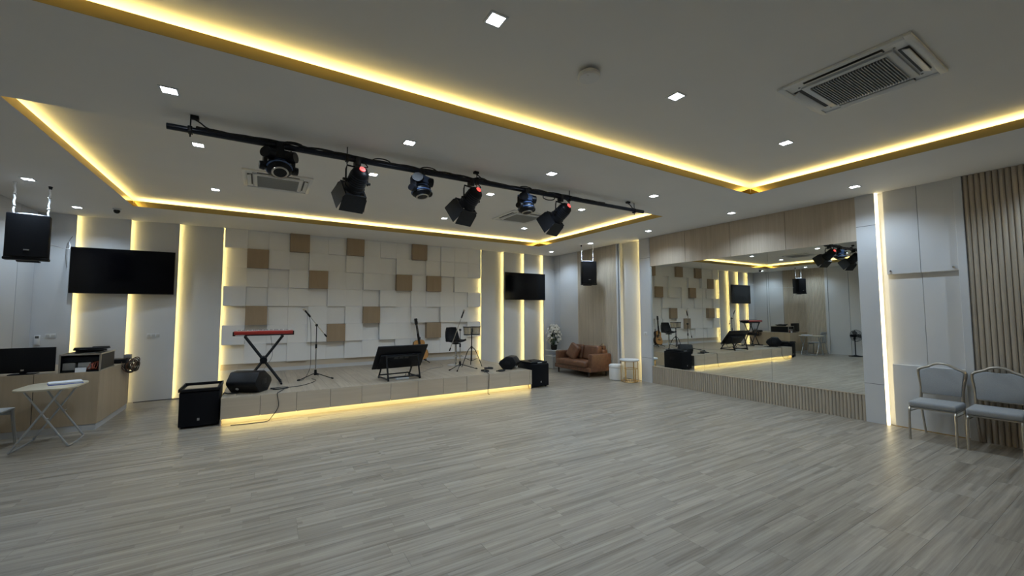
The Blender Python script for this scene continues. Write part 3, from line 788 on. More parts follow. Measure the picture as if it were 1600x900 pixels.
# ---- microphone stands
def mic_stand(loc, feet, h, boom_lo, boom_hi, label, metal):
    t = thing('microphone_stand', label, 'microphone stand', loc, group='microphone stands')
    MB().cyl((0, 0, 0.10), (0, 0, h * 0.62), 0.0115, n=10).build('lower_tube', metal, t)
    MB().cyl((0, 0, h * 0.6), (0, 0, h), 0.008, n=10).build('upper_tube', 'black_metal', t)
    MB().cyl((0, 0, h * 0.6 - 0.04), (0, 0, h * 0.6 + 0.04), 0.018, n=12).build('height_clutch', 'black_plastic', t)
    MB().cyl((0, 0, 0.06), (0, 0, 0.16), 0.028, 0.020, n=14).build('tripod_hub', 'black_plastic', t)
    for fx, fy in feet:
        l = MB().cyl((0, 0, 0.10), (fx, fy, 0.012), 0.008, n=8).build('leg', 'black_metal', t)
        MB().cyl((fx * 0.93, fy * 0.93, 0.022), (fx * 1.03, fy * 1.03, 0.0155), 0.014, n=8).build('rubber_foot', 'black_plastic', l)
    a, b = Vector(boom_lo), Vector(boom_hi); d = (b - a).normalized()
    MB().cyl(a, b, 0.0075, n=8).build('boom_arm', metal, t)
    MB().cyl(a - d * 0.03, a + d * 0.04, 0.014, n=10).build('counterweight', 'black_plastic', t)
    MB().ball((0, 0, h), 0.026).cyl((0.0, -0.04, h), (0, 0.04, h), 0.012).build('boom_clutch', 'black_plastic', t)
    m_ = MB().cyl(b, b + d * 0.12, 0.012, 0.017, n=12).build('microphone', 'black_metal', t)
    MB().ball(b + d * 0.145, 0.026).build('microphone_head', 'satin_metal', m_)
    MB().cyl(b - d * 0.03, b + d * 0.04, 0.017, n=10).build('microphone_clip', 'black_plastic', t)
    return t, a, b, d
mt, a, b, d = mic_stand((0.87, 8.5, STZ), ((-0.30, -0.20), (0.26, -0.28), (0.08, 0.36)), 0.99, (0.16, 0.0, 0.79), (-0.13, 0.0, 1.17),
                        'microphone boom stand beside the keyboard', 'chrome')
MB().tube([tuple(b), (-0.10, -0.02, 0.95), (-0.09, -0.03, 0.5), (-0.10, -0.06, 0.2), (-0.20, -0.12, 0.02), (-0.3, -0.18, 0.006)], 0.004, n=6).build('lead', 'cable_black', mt)
mt, a, b, d = mic_stand((3.70, 8.25, STZ), ((-0.33, -0.20), (-0.24, -0.40), (0.26, -0.30)), 0.84, (-0.225, 0.03, 0.42), (0.03, -0.02, 1.13),
                        'microphone boom stand beside the bongo drums', 'satin_metal')

# ---- tilted floor screen
t = thing('floor_screen', 'large black flat screen tilted on a low wheeled stand at the stage edge', 'screen', (2.20, 7.68, STZ), 0.10)
tilt = math.atan2(0.33, 0.42)
R = Matrix.Translation((0, 0.10, 0.19)) @ Matrix.Rotation(tilt, 4, 'X')
MB().bb(-0.475, -0.012, 0.0, 0.475, 0.012, 0.545, 0.005, R).build('casing', 'black_plastic', t)
MB().bb(-0.465, 0.0115, 0.012, 0.465, 0.014, 0.535, 0, R).build('display', 'black_gloss', t, smooth=False)
MB().bb(-0.40, -0.05, 0.03, 0.40, -0.01, 0.36, 0.012, R).build('rear_housing', 'black_plastic', t)
for k in range(3): MB().bb(-0.14 + 0.10 * k, -0.054, 0.27, -0.06 + 0.10 * k, -0.048, 0.31, 0.001, R).build('connector_panel', 'ac_dark', t, smooth=False)
for s in (-1, 1):
    MB().cyl((s * 0.30, -0.27, 0.03), (s * 0.30, -0.16, 0.44), 0.017, n=8).build('upright', 'black_metal', t)
    MB().cyl((s * 0.30, 0.22, 0.03), (s * 0.30, 0.0, 0.33), 0.015, n=8).build('rear_strut', 'black_metal', t)
    MB().cyl((s * 0.30, -0.28, 0.03), (s * 0.30, 0.23, 0.03), 0.015, n=8).build('base_rail', 'black_metal', t)
    for yy in (-0.27, 0.22):
        MB().cyl((s * 0.30 - 0.012, yy, 0.022), (s * 0.30 + 0.012, yy, 0.022), 0.022, n=14).build('wheel', 'black_plastic', t)
MB().cyl((-0.30, -0.26, 0.06), (0.30, -0.26, 0.06), 0.013, n=8).build('cross_bar', 'black_metal', t)
MB().cyl((-0.30, 0.20, 0.06), (0.30, 0.20, 0.06), 0.013, n=8).build('cross_bar', 'black_metal', t)
MB().cyl((-0.30, -0.165, 0.42), (0.30, -0.165, 0.42), 0.013, n=8).build('cross_bar', 'black_metal', t)
MB().bb(-0.12, -0.20, 0.0, 0.12, -0.10, 0.03, 0.004).build('power_strip', 'white_plastic', t)
MB().tube([(0.05, -0.15, 0.03), (0.12, -0.1, 0.12), (0.2, 0.0, 0.06), (0.25, 0.05, 0.2), (0.1, -0.02, 0.3)], 0.005, n=6).build('lead', 'cable_black', t)

# ---- guitar and its stand
GXx, GYy = 3.33, 9.72
gt = thing('acoustic_guitar', 'honey-coloured acoustic guitar standing behind the tilted screen', 'guitar', (GXx, GYy, STZ), -0.05)
R = Matrix.Translation((0, 0, 0.07)) @ Matrix.Rotation(math.radians(-9), 4, 'X') @ Matrix.Rotation(math.radians(-7), 4, 'Y')
half = [(0.0, 0.0), (0.10, 0.005), (0.165, 0.05), (0.19, 0.13), (0.175, 0.21), (0.13, 0.265), (0.118, 0.30), (0.132, 0.355), (0.142, 0.40), (0.125, 0.455), (0.07, 0.485), (0.0, 0.488)]
poly = half + [(-u, v) for u, v in half[-2:0:-1]]
fr = lambda u, v, w_: (u, w_, v)
body = MB().prism(poly, -0.05, 0.05, fr).xf(R).build('body', 'leather_dark', gt)
MB().prism([(u * 0.985, 0.004 + v * 0.985) for u, v in poly], -0.054, -0.050, fr).xf(R).build('soundboard', 'guitar_wood', gt)
MB().cyl((0, -0.0545, 0.33), (0, -0.0565, 0.33), 0.05, n=24).xf(R).build('sound_hole', 'hole_dark', gt)
MB().prism([(0.02, 0.26), (0.10, 0.22), (0.11, 0.30), (0.055, 0.36), (0.045, 0.29)], -0.0565, -0.0545, fr).xf(R).build('pickguard', 'hole_dark', gt)
MB().bb(-0.075, -0.064, 0.155, 0.075, -0.054, 0.18, 0.003).xf(R).build('bridge', 'hole_dark', gt)
MB().prism([(-0.028, 0.38), (0.028, 0.38), (0.022, 0.86), (-0.022, 0.86)], -0.075, -0.045, fr).xf(R).build('neck', 'hole_dark', gt)
hd = MB().prism([(-0.022, 0.86), (0.022, 0.86), (0.038, 0.90), (0.034, 1.02), (-0.034, 1.02), (-0.038, 0.90)], -0.066, -0.046, fr).xf(R).build('headstock', 'hole_dark', gt)
for s in (-1, 1):
    for k in range(3): MB().cyl((s * 0.036, -0.055, 0.905 + 0.04 * k), (s * 0.058, -0.055, 0.905 + 0.04 * k), 0.009, n=8).xf(R).build('tuning_peg', 'chrome', hd)
for k in range(6):
    xx = -0.02 + 0.008 * k
    MB().cyl((xx * 1.2, -0.066, 0.165), (xx * 0.8, -0.078, 0.87), 0.0012, n=4).xf(R).build('string', 'satin_metal', gt)
t = thing('guitar_stand', 'small black tripod stand holding the acoustic guitar', 'stand', (GXx, GYy, STZ), -0.05)
for fx, fy in ((-0.17, -0.15), (0.17, -0.15), (0, 0.20)):
    MB().cyl((0, 0.10, 0.14), (fx, fy, 0.012), 0.010, n=8).build('leg', 'black_metal', t)
MB().cyl((0, 0.10, 0.05), (0, 0.115, 0.62), 0.011, n=8).build('pole', 'black_metal', t)
for s in (-1, 1): MB().tube([(0, 0.10, 0.12), (s * 0.09, 0.06, 0.07), (s * 0.10, -0.06, 0.055), (s * 0.10, -0.075, 0.10)], 0.010, n=8, sub=3).build('cradle_arm', 'black_plastic', t)

# ---- drum stool
t = thing('stool', 'black saddle stool with backrest and chrome column behind the microphone stand', 'stool', (3.86, 8.85, STZ), 0.25)
MB().lathe([(0.20, 0.0), (0.20, 0.012), (0.06, 0.035), (0.035, 0.06)], n=28).build('base_plate', 'chrome', t)
MB().cyl((0, 0, 0.05), (0, 0, 0.50), 0.025, n=14).build('column', 'chrome', t)
MB().torus((0, -0.10, 0.22), 0.12, 0.010).cyl((0, 0, 0.22), (0, -0.02, 0.22), 0.03).build('footrest', 'chrome', t)
sh = MB(); prof = []
n1, n2 = 16, 12
grid = []
for i in range(n1 + 1):
    a = i / n1          # from seat front to back top
    if a < 0.55:
        yy = -0.20 + 0.36 * (a / 0.55); zz = 0.545 - 0.03 * math.sin(PI * a / 0.55)
    else:
        q = (a - 0.55) / 0.45
        yy = 0.16 + 0.07 * math.sin(q * PI / 2); zz = 0.545 + 0.33 * q ** 1.1
    wd = 0.20 * (1 - 0.25 * abs(2 * a - 0.95) ** 3)
    if 0.48 < a < 0.62: wd *= 0.86
    grid.append([(wd * (2 * jx / n2 - 1), yy - (0.05 * (2 * jx / n2 - 1) ** 2 if a > 0.6 else 0), zz + 0.03 * (2 * jx / n2 - 1) ** 2 * (1 if a < 0.5 else 0)) for jx in range(n2 + 1)])
vt = [[sh.bm.verts.new(p) for p in row] for row in grid]
for i in range(n1):
    for jx in range(n2): sh.bm.faces.new((vt[i][jx], vt[i][jx + 1], vt[i + 1][jx + 1], vt[i + 1][jx]))
bmesh.ops.recalc_face_normals(sh.bm, faces=sh.bm.faces)
bmesh.ops.solidify(sh.bm, geom=list(sh.bm.faces), thickness=0.045)
sh.build('seat_shell', 'black_plastic', t)
MB().bb(-0.07, -0.07, 0.485, 0.07, 0.07, 0.512, 0.005).build('seat_mount', 'black_metal', t)

# ---- bongos
t = thing('bongo_drums', 'pair of pale bongo drums on a black tripod stand', 'drums', (4.06, 8.42, STZ), 0.0)
for s, r in ((-1, 0.088), (1, 0.10)):
    cx = s * 0.105
    dr = MB().lathe([(r * 0.84, -0.19), (r * 0.90, -0.13), (r, 0.0)], (cx, 0, 0.90), 26).build('drum_shell', 'drum_shell', t)
    MB().torus((cx, 0, 0.895), r + 0.006, 0.010).build('hoop', 'black_metal', dr)
    MB().torus((cx, 0, 0.722), r * 0.87, 0.012).build('lower_hoop', 'black_metal', dr)
    MB().cyl((cx, 0, 0.895), (cx, 0, 0.905), r * 0.97, n=26).build('drum_skin', 'drum_skin', dr)
    for k in range(6):
        a = 2 * PI * k / 6 + 0.3
        MB().cyl((cx + (r + 0.01) * math.cos(a), (r + 0.01) * math.sin(a), 0.895), (cx + r * 0.92 * math.cos(a), r * 0.92 * math.sin(a), 0.73), 0.005, n=6).build('tension_rod', 'chrome', dr)
MB().bb(-0.06, -0.03, 0.78, 0.06, 0.03, 0.86, 0.006).build('centre_block', 'black_plastic', t)
MB().cyl((0, 0, 0.12), (0, 0, 0.80), 0.013, n=10).build('column', 'black_metal', t)
MB().cyl((0, 0, 0.40), (0, 0, 0.46), 0.022, n=10).build('collar', 'black_metal', t)
for k in range(3):
    a = 2 * PI * k / 3 - 0.9
    MB().tube([(0, 0, 0.44), (0.10 * math.cos(a), 0.10 * math.sin(a), 0.36), (0.26 * math.cos(a), 0.26 * math.sin(a), 0.012)], 0.009, n=8, sub=4).build('leg', 'black_metal', t)
    MB().cyl((0, 0, 0.13), (0.17 * math.cos(a), 0.17 * math.sin(a), 0.20), 0.006, n=6).build('leg_strut', 'black_metal', t)

# ---- cables on the stage
def coil(x, y, z, r, turns, label, mat='cable_black', tail=None, cat='cable'):
    t = thing('coiled_cable', label, cat, (x, y, z), random.random() * 6, 'coiled cables on the stage')
    pts = []
    for k in range(int(turns * 14)):
        a = 2 * PI * k / 14
        rr = r * (0.82 + 0.18 * math.sin(k * 0.9))
        pts.append((rr * math.cos(a), rr * 0.9 * math.sin(a), 0.006 + 0.009 * (k / 14)))
    MB().tube(pts, 0.006, n=6, sub=2).build('coil', mat, t)
    MB().cyl((pts[0][0], pts[0][1], 0.013), (pts[0][0] + 0.05, pts[0][1] + 0.02, 0.013), 0.011, n=8).build('plug', 'black_metal', t)
coil(3.95, 7.55, STZ, 0.11, 3, 'round coil of black cable near the stage edge below the bongo drums')
coil(4.20, 7.86, STZ, 0.10, 3, 'black cable coil lying farthest back beside the right wedge monitor')
coil(4.27, 7.42, STZ, 0.10, 2.6, 'black cable coil lying in front of the right wedge monitor')
coil(0.28, 7.62, STZ, 0.12, 1.6, 'loose black cable loop right of the left wedge monitor', 'cable_black')
def cable(pts, r, mat, label):
    o_ = MB().tube(pts, r, n=6).build('cable', mat)
    tag(o_, label, 'cable', 'loose cables')
cable([(0.33, 7.55, STZ + 0.008), (0.24, 7.26, STZ + 0.008), (0.22, 7.190, STZ - 0.01), (0.24, 7.185, 0.20), (0.16, 7.185, 0.06), (0.10, 7.15, 0.008), (-0.05, 7.13, 0.007), (-0.35, 7.16, 0.007)], 0.005, 'cable_black',
      'thin black cable hanging over the stage front near the left wedge')
cable([(3.92, 7.45, STZ + 0.008), (3.86, 7.25, STZ + 0.008), (3.85, 7.190, STZ - 0.01), (3.84, 7.186, 0.22), (3.82, 7.18, 0.03), (3.84, 7.14, 0.007)], 0.005, 'cable_black',
      'thin black cable hanging over the stage front below the bongo drums')
cable([(0.40, 7.66, STZ + 0.007), (0.60, 7.75, STZ + 0.007), (0.78, 8.0, STZ + 0.007), (0.85, 8.25, STZ + 0.007), (0.80, 8.40, STZ + 0.01)], 0.005, 'cable_black',
      'black cable running from the loose loop to the microphone stand by the keyboard')
cable([(-0.495, 7.55, 0.30), (-0.47, 7.545, STZ + 0.016), (-0.42, 7.53, STZ + 0.012), (-0.36, 7.52, STZ + 0.012), (-0.28, 7.53, STZ + 0.012)], 0.008, 'cable_black',
      'thick black cable between the left subwoofer and its wedge monitor')
cable([(2.4, 7.95, STZ + 0.007), (2.75, 8.05, STZ + 0.007), (3.1, 8.5, STZ + 0.007), (3.5, 8.75, STZ + 0.007), (3.65, 9.3, STZ + 0.007)], 0.004, 'cable_grey',
      'thin grey cable trailing across the stage behind the tilted screen')
cable([(-1.95, 9.90, 0.012), (-1.6, 9.92, 0.012), (-1.3, 9.90, 0.012), (-1.0, 9.88, 0.012), (-0.75, 9.6, 0.010), (-0.7, 8.4, 0.010), (-0.72, 7.92, 0.012)], 0.008, 'cable_black',
      'black cable on the floor at the foot of the lit panels')

# ---- sofa
t = thing('sofa', 'brown leather two-seat sofa against the slatted wall', 'sofa', (7.18, 8.28, 0))
MB().bb(-0.34, -0.70, 0.13, 0.36, 0.70, 0.24, 0.02).build('base', 'leather', t)
MB().bb(-0.40, -0.575, 0.235, 0.20, 0.575, 0.385, 0.05, seg=4).build('seat_cushion', 'leather', t)
for s in (-1, 1):
    MB().bb(-0.30, s * 0.65 - 0.075, 0.13, 0.37, s * 0.65 + 0.075, 0.57, 0.035, seg=4).build('arm', 'leather', t)
MB().bb(0.20, -0.60, 0.20, 0.37, 0.60, 0.66, 0.04, seg=4).build('backrest', 'leather', t)
for yy in (-0.29, 0.29):
    MB().bb(-0.09, -0.27, -0.19, 0.09, 0.27, 0.19, 0.06, Matrix.Translation((0.13, yy, 0.56)) @ Matrix.Rotation(math.radians(12), 4, 'Y'), seg=4).build('back_cushion', 'leather', t)
for sx in (-0.28, 0.30):
    for yy in (-0.60, 0.60):
        MB().cyl((sx, yy, 0.0), (sx, yy, 0.14), 0.018, 0.026, n=10).build('leg', 'leather_dark', t)
MB().bb(-0.07, -0.20, -0.20, 0.07, 0.20, 0.20, 0.065, Matrix.Translation((-0.06, 0.24, 0.57)) @ Matrix.Rotation(0.35, 4, 'Y') @ Matrix.Rotation(0.35, 4, 'X'), seg=4).build('throw_cushion', 'leather', t)
t = thing('handbag', 'small tan bag lying on the near end of the sofa back', 'bag', (7.47, 7.79, 0.662), 0.1)
MB().bb(-0.05, -0.08, 0, 0.05, 0.08, 0.09, 0.02).build('body', 'leather', t)
MB().torus((0, 0, 0.09), 0.045, 0.006, (1, 0, 0)).build('handle', 'gold_wire', t)

# ---- ottoman and side table
t = thing('ottoman', 'small round white upholstered pouf beside the sofa', 'ottoman', (7.24, 7.10, 0))
MB().lathe([(0.14, 0.0), (0.158, 0.02), (0.163, 0.10), (0.163, 0.27), (0.158, 0.285)], n=32).build('body', 'white_soft', t)
MB().lathe([(0.158, 0.285), (0.168, 0.30), (0.168, 0.34), (0.15, 0.365), (0.05, 0.372)], n=32).build('cushion', 'white_soft', t)
t = thing('side_table', 'round white-topped side table on a gold wire frame by the far pillar', 'side table', (7.30, 6.74, 0))
MB().lathe([(0.21, 0.485), (0.222, 0.49), (0.222, 0.512), (0.21, 0.518)], n=36).build('table_top', 'white_plastic', t)
MB().torus((0, 0, 0.012), 0.19, 0.009).build('base_ring', 'gold_wire', t)
MB().torus((0, 0, 0.478), 0.19, 0.008).build('upper_ring', 'gold_wire', t)
MB().torus((0.04, 0.0, 0.30), 0.15, 0.007).build('inner_ring', 'gold_wire', t)
MB().torus((0.04, 0.0, 0.012), 0.12, 0.007).build('inner_base_ring', 'gold_wire', t)
for k in range(6):
    a = 2 * PI * k / 6 + 0.25
    MB().cyl((0.19 * math.cos(a), 0.19 * math.sin(a), 0.012), (0.19 * math.cos(a), 0.19 * math.sin(a), 0.485), 0.0075, n=8).build('upright', 'gold_wire', t)
for k in range(4):
    a = 2 * PI * k / 4
    MB().cyl((0.04 + 0.15 * math.cos(a), 0.15 * math.sin(a), 0.012), (0.04 + 0.15 * math.cos(a), 0.15 * math.sin(a), 0.30), 0.006, n=8).build('inner_upright', 'gold_wire', t)

# ---- flower stand and flowers in the corner
FX, FY = 7.25, 9.55
t = thing('flower_stand', 'small wire-framed plinth with pale shelves in the room corner', 'stand', (FX, FY, 0))
for sx in (-1, 1):
    for sy in (-1, 1):
        MB().cyl((sx * 0.17, sy * 0.17, 0), (sx * 0.17, sy * 0.17, 0.52), 0.009, n=8).build('post', 'grey_tube', t)
for zz, nm in ((0.515, 'top_shelf'), (0.36, 'middle_shelf'), (0.02, 'bottom_shelf')):
    MB().bb(-0.18, -0.18, zz - 0.008, 0.18, 0.18, zz + 0.008, 0.003).build(nm, 'white_plastic' if zz > 0.1 else 'glass_shelf', t)
MB().bb(-0.165, -0.165, 0.028, 0.165, 0.165, 0.35).build('inner_box', 'glass_shelf', t, smooth=False)
t = thing('flower_arrangement', 'tall bouquet of white flowers in a dark pot on the corner plinth', 'flowers', (FX, FY, 0.523))
MB().lathe([(0.07, 0), (0.085, 0.03), (0.09, 0.12), (0.075, 0.15)], n=20).build('pot', 'hole_dark', t)
rng = random.Random(3)
fo, bl = MB(), MB()
for k in range(120):
    z = 0.13 + 0.55 * rng.random(); R_ = 0.22 * math.sin(PI * min(1, (z - 0.05) / 0.72)) ** 0.7
    a = rng.random() * 2 * PI; rr = R_ * (0.4 + 0.6 * rng.random())
    base = Vector((rr * 0.6 * math.cos(a), rr * 0.6 * math.sin(a), z - 0.05)); tip = base + Vector((0.09 * math.cos(a), 0.09 * math.sin(a), 0.05 + 0.05 * rng.random()))
    sd = Vector((-math.sin(a), math.cos(a), 0)) * 0.018; mid = (base + tip) / 2 + Vector((0, 0, 0.012))
    vs = [fo.bm.verts.new(p) for p in (base, mid + sd, tip, mid - sd)]
    fo.bm.faces.new(vs)
for k in range(130):
    z = 0.16 + 0.56 * rng.random() ** 0.9; R_ = 0.235 * math.sin(PI * min(1, (z - 0.02) / 0.78)) ** 0.8
    a = rng.random() * 2 * PI; rr = R_ * (0.75 + 0.25 * rng.random())
    c = Vector((rr * math.cos(a), rr * math.sin(a), z)); q = Vector((math.cos(a), math.sin(a), 0.5)).to_track_quat('Z', 'Y').to_matrix()
    for p in range(5):
        an = 2 * PI * p / 5
        bl.ball(c + q @ Vector((0.022 * math.cos(an), 0.022 * math.sin(an), 0.0)), 0.019, (1, 1, 0.8), 1)
fo.build('foliage', 'leaf', t, smooth=False)['kind'] = 'stuff'
bl.build('blossoms', 'petal', t)['kind'] = 'stuff'
for k in range(7):
    a = 2 * PI * k / 7
    MB().cyl((0, 0, 0.10), (0.10 * math.cos(a), 0.10 * math.sin(a), 0.50), 0.005, n=5).build('stem', 'leaf', t)

# ---- corner cable ties on the walls
cable([(7.44, YB - PD - 0.012, 2.92), (7.52, 9.90, 2.86), (XR - 0.02, 9.70, 2.83)], 0.006, 'strap_white', 'thin white cable crossing the room corner above the flowers')
cable([(-2.52, 8.0, 2.55), (-2.62, 9.0, 2.62), (-2.90, YB - PD - 0.008, 2.86)], 0.004, 'strap_white', 'thin white cable from the left hung speaker to the wall')
cable([(-2.86, YB - PD - 0.006, 2.95), (-2.92, YB - PD - 0.006, 2.80), (-2.93, YB - PD - 0.006, 2.60), (-2.90, YB - 0.13, 2.40)], 0.005, 'cable_grey', 'thin grey lead running down the wall to the left television')

# ---- banquet chairs
def banquet_chair(loc, rz, label):
    t = thing('banquet_chair', label, 'chair', loc, rz, 'grey banquet chairs')
    MB().bb(-0.245, -0.215, 0.40, 0.185, 0.215, 0.475, 0.028, seg=4).build('seat', 'chair_fabric', t)
    for s in (-1, 1):
        MB().tube([(-0.265, s * 0.205, 0.0), (-0.255, s * 0.205, 0.20), (-0.245, s * 0.203, 0.34), (-0.225, s * 0.20, 0.385), (-0.15, s * 0.20, 0.395), (0.16, s * 0.20, 0.395)], 0.0125, n=6, sub=4).build('front_leg', 'satin_metal', t)
        MB().tube([(0.265, s * 0.185, 0.0), (0.205, s * 0.19, 0.22), (0.165, s * 0.195, 0.42)], 0.0125, n=6, sub=4).build('rear_leg', 'satin_metal', t)
        MB().cyl((-0.245, s * 0.203, 0.345), (0.185, s * 0.195, 0.335), 0.007, n=6).build('side_rail', 'satin_metal', t)
    MB().cyl((-0.23, -0.2, 0.392), (-0.23, 0.2, 0.392), 0.009, n=6).build('seat_rail', 'satin_metal', t)
    bx = lambda z: 0.165 + (z - 0.42) * 0.17
    hs = [(0.195, 0.42), (0.188, 0.55), (0.196, 0.66), (0.215, 0.78), (0.214, 0.828), (0.185, 0.853), (0.12, 0.880), (0.06, 0.915), (0.0, 0.926)]
    path = hs + [(-u, v) for u, v in hs[-2::-1]]
    MB().tube([(bx(v) + 0.0, u, v) for u, v in path], 0.0155, n=8, sub=4).build('back_frame', 'satin_metal', t)
    pl_ = [(0.182, 0.535), (0.183, 0.66), (0.202, 0.78), (0.200, 0.818), (0.175, 0.84), (0.12, 0.862), (0.085, 0.868), (0.05, 0.862), (0.0, 0.858)]
    poly = pl_ + [(-u, v) for u, v in pl_[-2::-1]]
    q = MB()
    for off, sc in ((-0.020, 0.985), (0.018, 1.0)): pass
    q.prism(poly, -0.020, 0.020, lambda u, v, w_: (bx(v) + w_, u, v), bevel=0.010)
    q.build('backrest', 'chair_fabric', t)
    MB().cyl((bx(0.535) , -0.19, 0.53), (bx(0.535), 0.19, 0.53), 0.009, n=6).build('back_rail', 'satin_metal', t)
    return t
bc = banquet_chair((7.27, 1.655, 0), 0.0, 'grey padded banquet chair in front of the white lit niche')
dup(bc, (7.28, 1.165, 0), 0.03, 'grey padded banquet chair at the right edge, in front of the slatted wall')

# ---- desk at the left
DX1, DY0, DY1, DZ = -1.93, 7.93, 9.45, 0.80
t = thing('desk', 'light wood control desk in the left corner on a pale plinth', 'desk', (0, 0, 0))
for a, b in ((XL + 0.035, -2.56), (-2.555, DX1)):
    MB().bb(a, DY0, 0.085, b - 0.002, DY0 + 0.022, DZ, 0.001).build('front_panel', 'desk_wood', t, smooth=False)
MB().bb(DX1 - 0.022, DY0 + 0.022, 0.085, DX1, DY1, DZ, 0.001).build('side_panel', 'desk_wood', t, smooth=False)
MB().bb(XL + 0.035, DY0 + 0.022, DZ - 0.03, DX1 - 0.022, DY1, DZ - 0.004).build('worktop', 'desk_wood', t, smooth=False)
MB().bb(XL + 0.035, DY0 + 0.012, 0.0, DX1 - 0.012, DY0 + 0.03, 0.085).bb(DX1 - 0.03, DY0 + 0.03, 0, DX1 - 0.012, DY1, 0.085).build('plinth', 'white_panel', t, smooth=False)
MB().bb(XL + 0.035, DY1 - 0.02, 0.085, DX1 - 0.022, DY1, DZ - 0.03).build('rear_panel', 'desk_wood', t, smooth=False)

# monitor
t = thing('computer_monitor', 'wide black computer monitor standing on the desk', 'monitor', (-2.72, 8.10, DZ - 0.004))
MB().bb(-0.30, -0.012, 0.025, 0.30, 0.014, 0.355, 0.004).build('casing', 'black_plastic', t)
MB().bb(-0.29, 0.0135, 0.05, 0.29, 0.016, 0.345).build('screen', 'black_gloss', t, smooth=False)
MB().box((0, -0.0135, 0.058), (0.03, 0.004, 0.02), bevel=0.003).build('badge', 'badge', t)
MB().bb(-0.03, 0.0, 0.0, 0.03, 0.05, 0.12, 0.004).build('stand_neck', 'black_plastic', t)
MB().bb(-0.12, -0.06, 0.0, 0.12, 0.12, 0.012, 0.004).build('stand_base', 'black_plastic', t)

# flight case with rack gear
t = thing('flight_case', 'open black flight case with metal edges and rack gear on the desk corner', 'flight case', (-2.14, 8.29, DZ + 0.007), 0.0)
W, D, H = 0.20, 0.32, 0.235
MB().bb(-W, -D, 0, W, D, 0.012).build('base', 'black_plastic', t)
MB().bb(-W, -D, H - 0.012, W, D, H).build('lid', 'black_plastic', t)
MB().bb(-W, -D, 0.012, -W + 0.012, D, H - 0.012).build('side', 'black_plastic', t)
MB().bb(W - 0.012, -D, 0.012, W, D, H - 0.012).build('side', 'black_plastic', t)
MB().bb(-W + 0.012, D - 0.012, 0.012, W - 0.012, D, H - 0.012).build('back', 'black_plastic', t)
e_ = 0.010
for sx in (-1, 1):
    for sz in (0, H):
        MB().bb(sx * W - e_, -D - 0.004, sz - e_, sx * W + e_, D, sz + e_, 0.002).bb(0, 0, 0, 0.0001, 0.0001, 0.0001).build('edge_rail', 'satin_metal', t)
    MB().bb(sx * W - e_, -D - 0.004, e_, sx * W + e_, -D + e_, H - e_, 0.002).build('edge_rail', 'satin_metal', t)
MB().bb(-W, -D - 0.004, H - e_, W, -D + e_, H + e_, 0.002).build('edge_rail', 'satin_metal', t)
MB().bb(-W + 0.02, -D + 0.03, 0.02, -0.06, -D + 0.2, 0.12, 0.004).build('rack_unit', 'ac_grey', t)
MB().bb(-0.03, -D + 0.03, 0.02, 0.10, -D + 0.2, 0.12, 0.004).build('rack_unit', 'grey_tube', t)
MB().bb(-W + 0.012, -D + 0.04, 0.13, W - 0.012, -D + 0.3, 0.20, 0.003).build('mixer', 'black_plastic', t)
wr_ = MB()
for k in range(9):
    xx = 0.09 + 0.01 * k
    wr_.tube([(xx, -D + 0.03, 0.10 + 0.004 * k), (xx + 0.02 * math.sin(k), -D + 0.005, 0.07), (xx - 0.02 * math.cos(k * 2), -D + 0.006, 0.03), (xx, -D + 0.04, 0.02)], 0.005, n=5, sub=3)
wr_.build('patch_leads', 'card_red', t)
t = thing('card', 'small white card leaning on the front of the flight case', 'card', (-2.13, 7.958, DZ))
MB().bb(-0.055, -0.001, 0, 0.055, 0.001, 0.062, 0, Matrix.Rotation(-0.12, 4, 'X')).build('sheet', 'paper', t, smooth=False)
t = thing('cable_pile', 'heap of black cables lying on top of the flight case', 'cable', (-2.13, 8.30, DZ + 0.007 + H + 0.002))
for k in range(5):
    m_ = MB(); rr = 0.10 + 0.012 * k
    m_.torus((0.01 * k - 0.02, 0.02 * (k % 2), 0.012 + 0.013 * k), rr, 0.011, (0.05 * (k % 3 - 1), 0.06, 1), sx=1.2, sy=1.4, n=30)
    m_.build('cable_turn', 'cable_black', t)
MB().bb(0.02, -0.02, 0.06, 0.20, 0.03, 0.085, 0.006).build('plug_bar', 'black_plastic', t)
t = thing('hanging_cable_coil', 'coil of brown and black cables hanging over the back corner of the desk', 'cable', (-1.90, 9.12, DZ))
rc_ = random.Random(11)
for k in range(11):
    rr = 0.085 + 0.035 * rc_.random()
    MB().torus((0.02 + 0.09 * rc_.random(), -0.05 + 0.10 * rc_.random(), -0.01 - 0.07 * rc_.random()), rr, 0.007,
               (0.8, -0.5 + 0.5 * rc_.random(), -0.5 + 1.0 * rc_.random()), sx=1.15, sy=0.8 + 0.3 * rc_.random(), n=24, m=6).build('cable_turn', 'cable_brown' if k % 2 else 'cable_black', t)
MB().bb(-0.18, -0.12, 0.0, 0.01, 0.10, 0.07, 0.015).build('adapter', 'black_plastic', t)
MB().bb(-0.05, 0.02, 0.06, 0.04, 0.12, 0.13, 0.01).build('adapter', 'ac_grey', t)

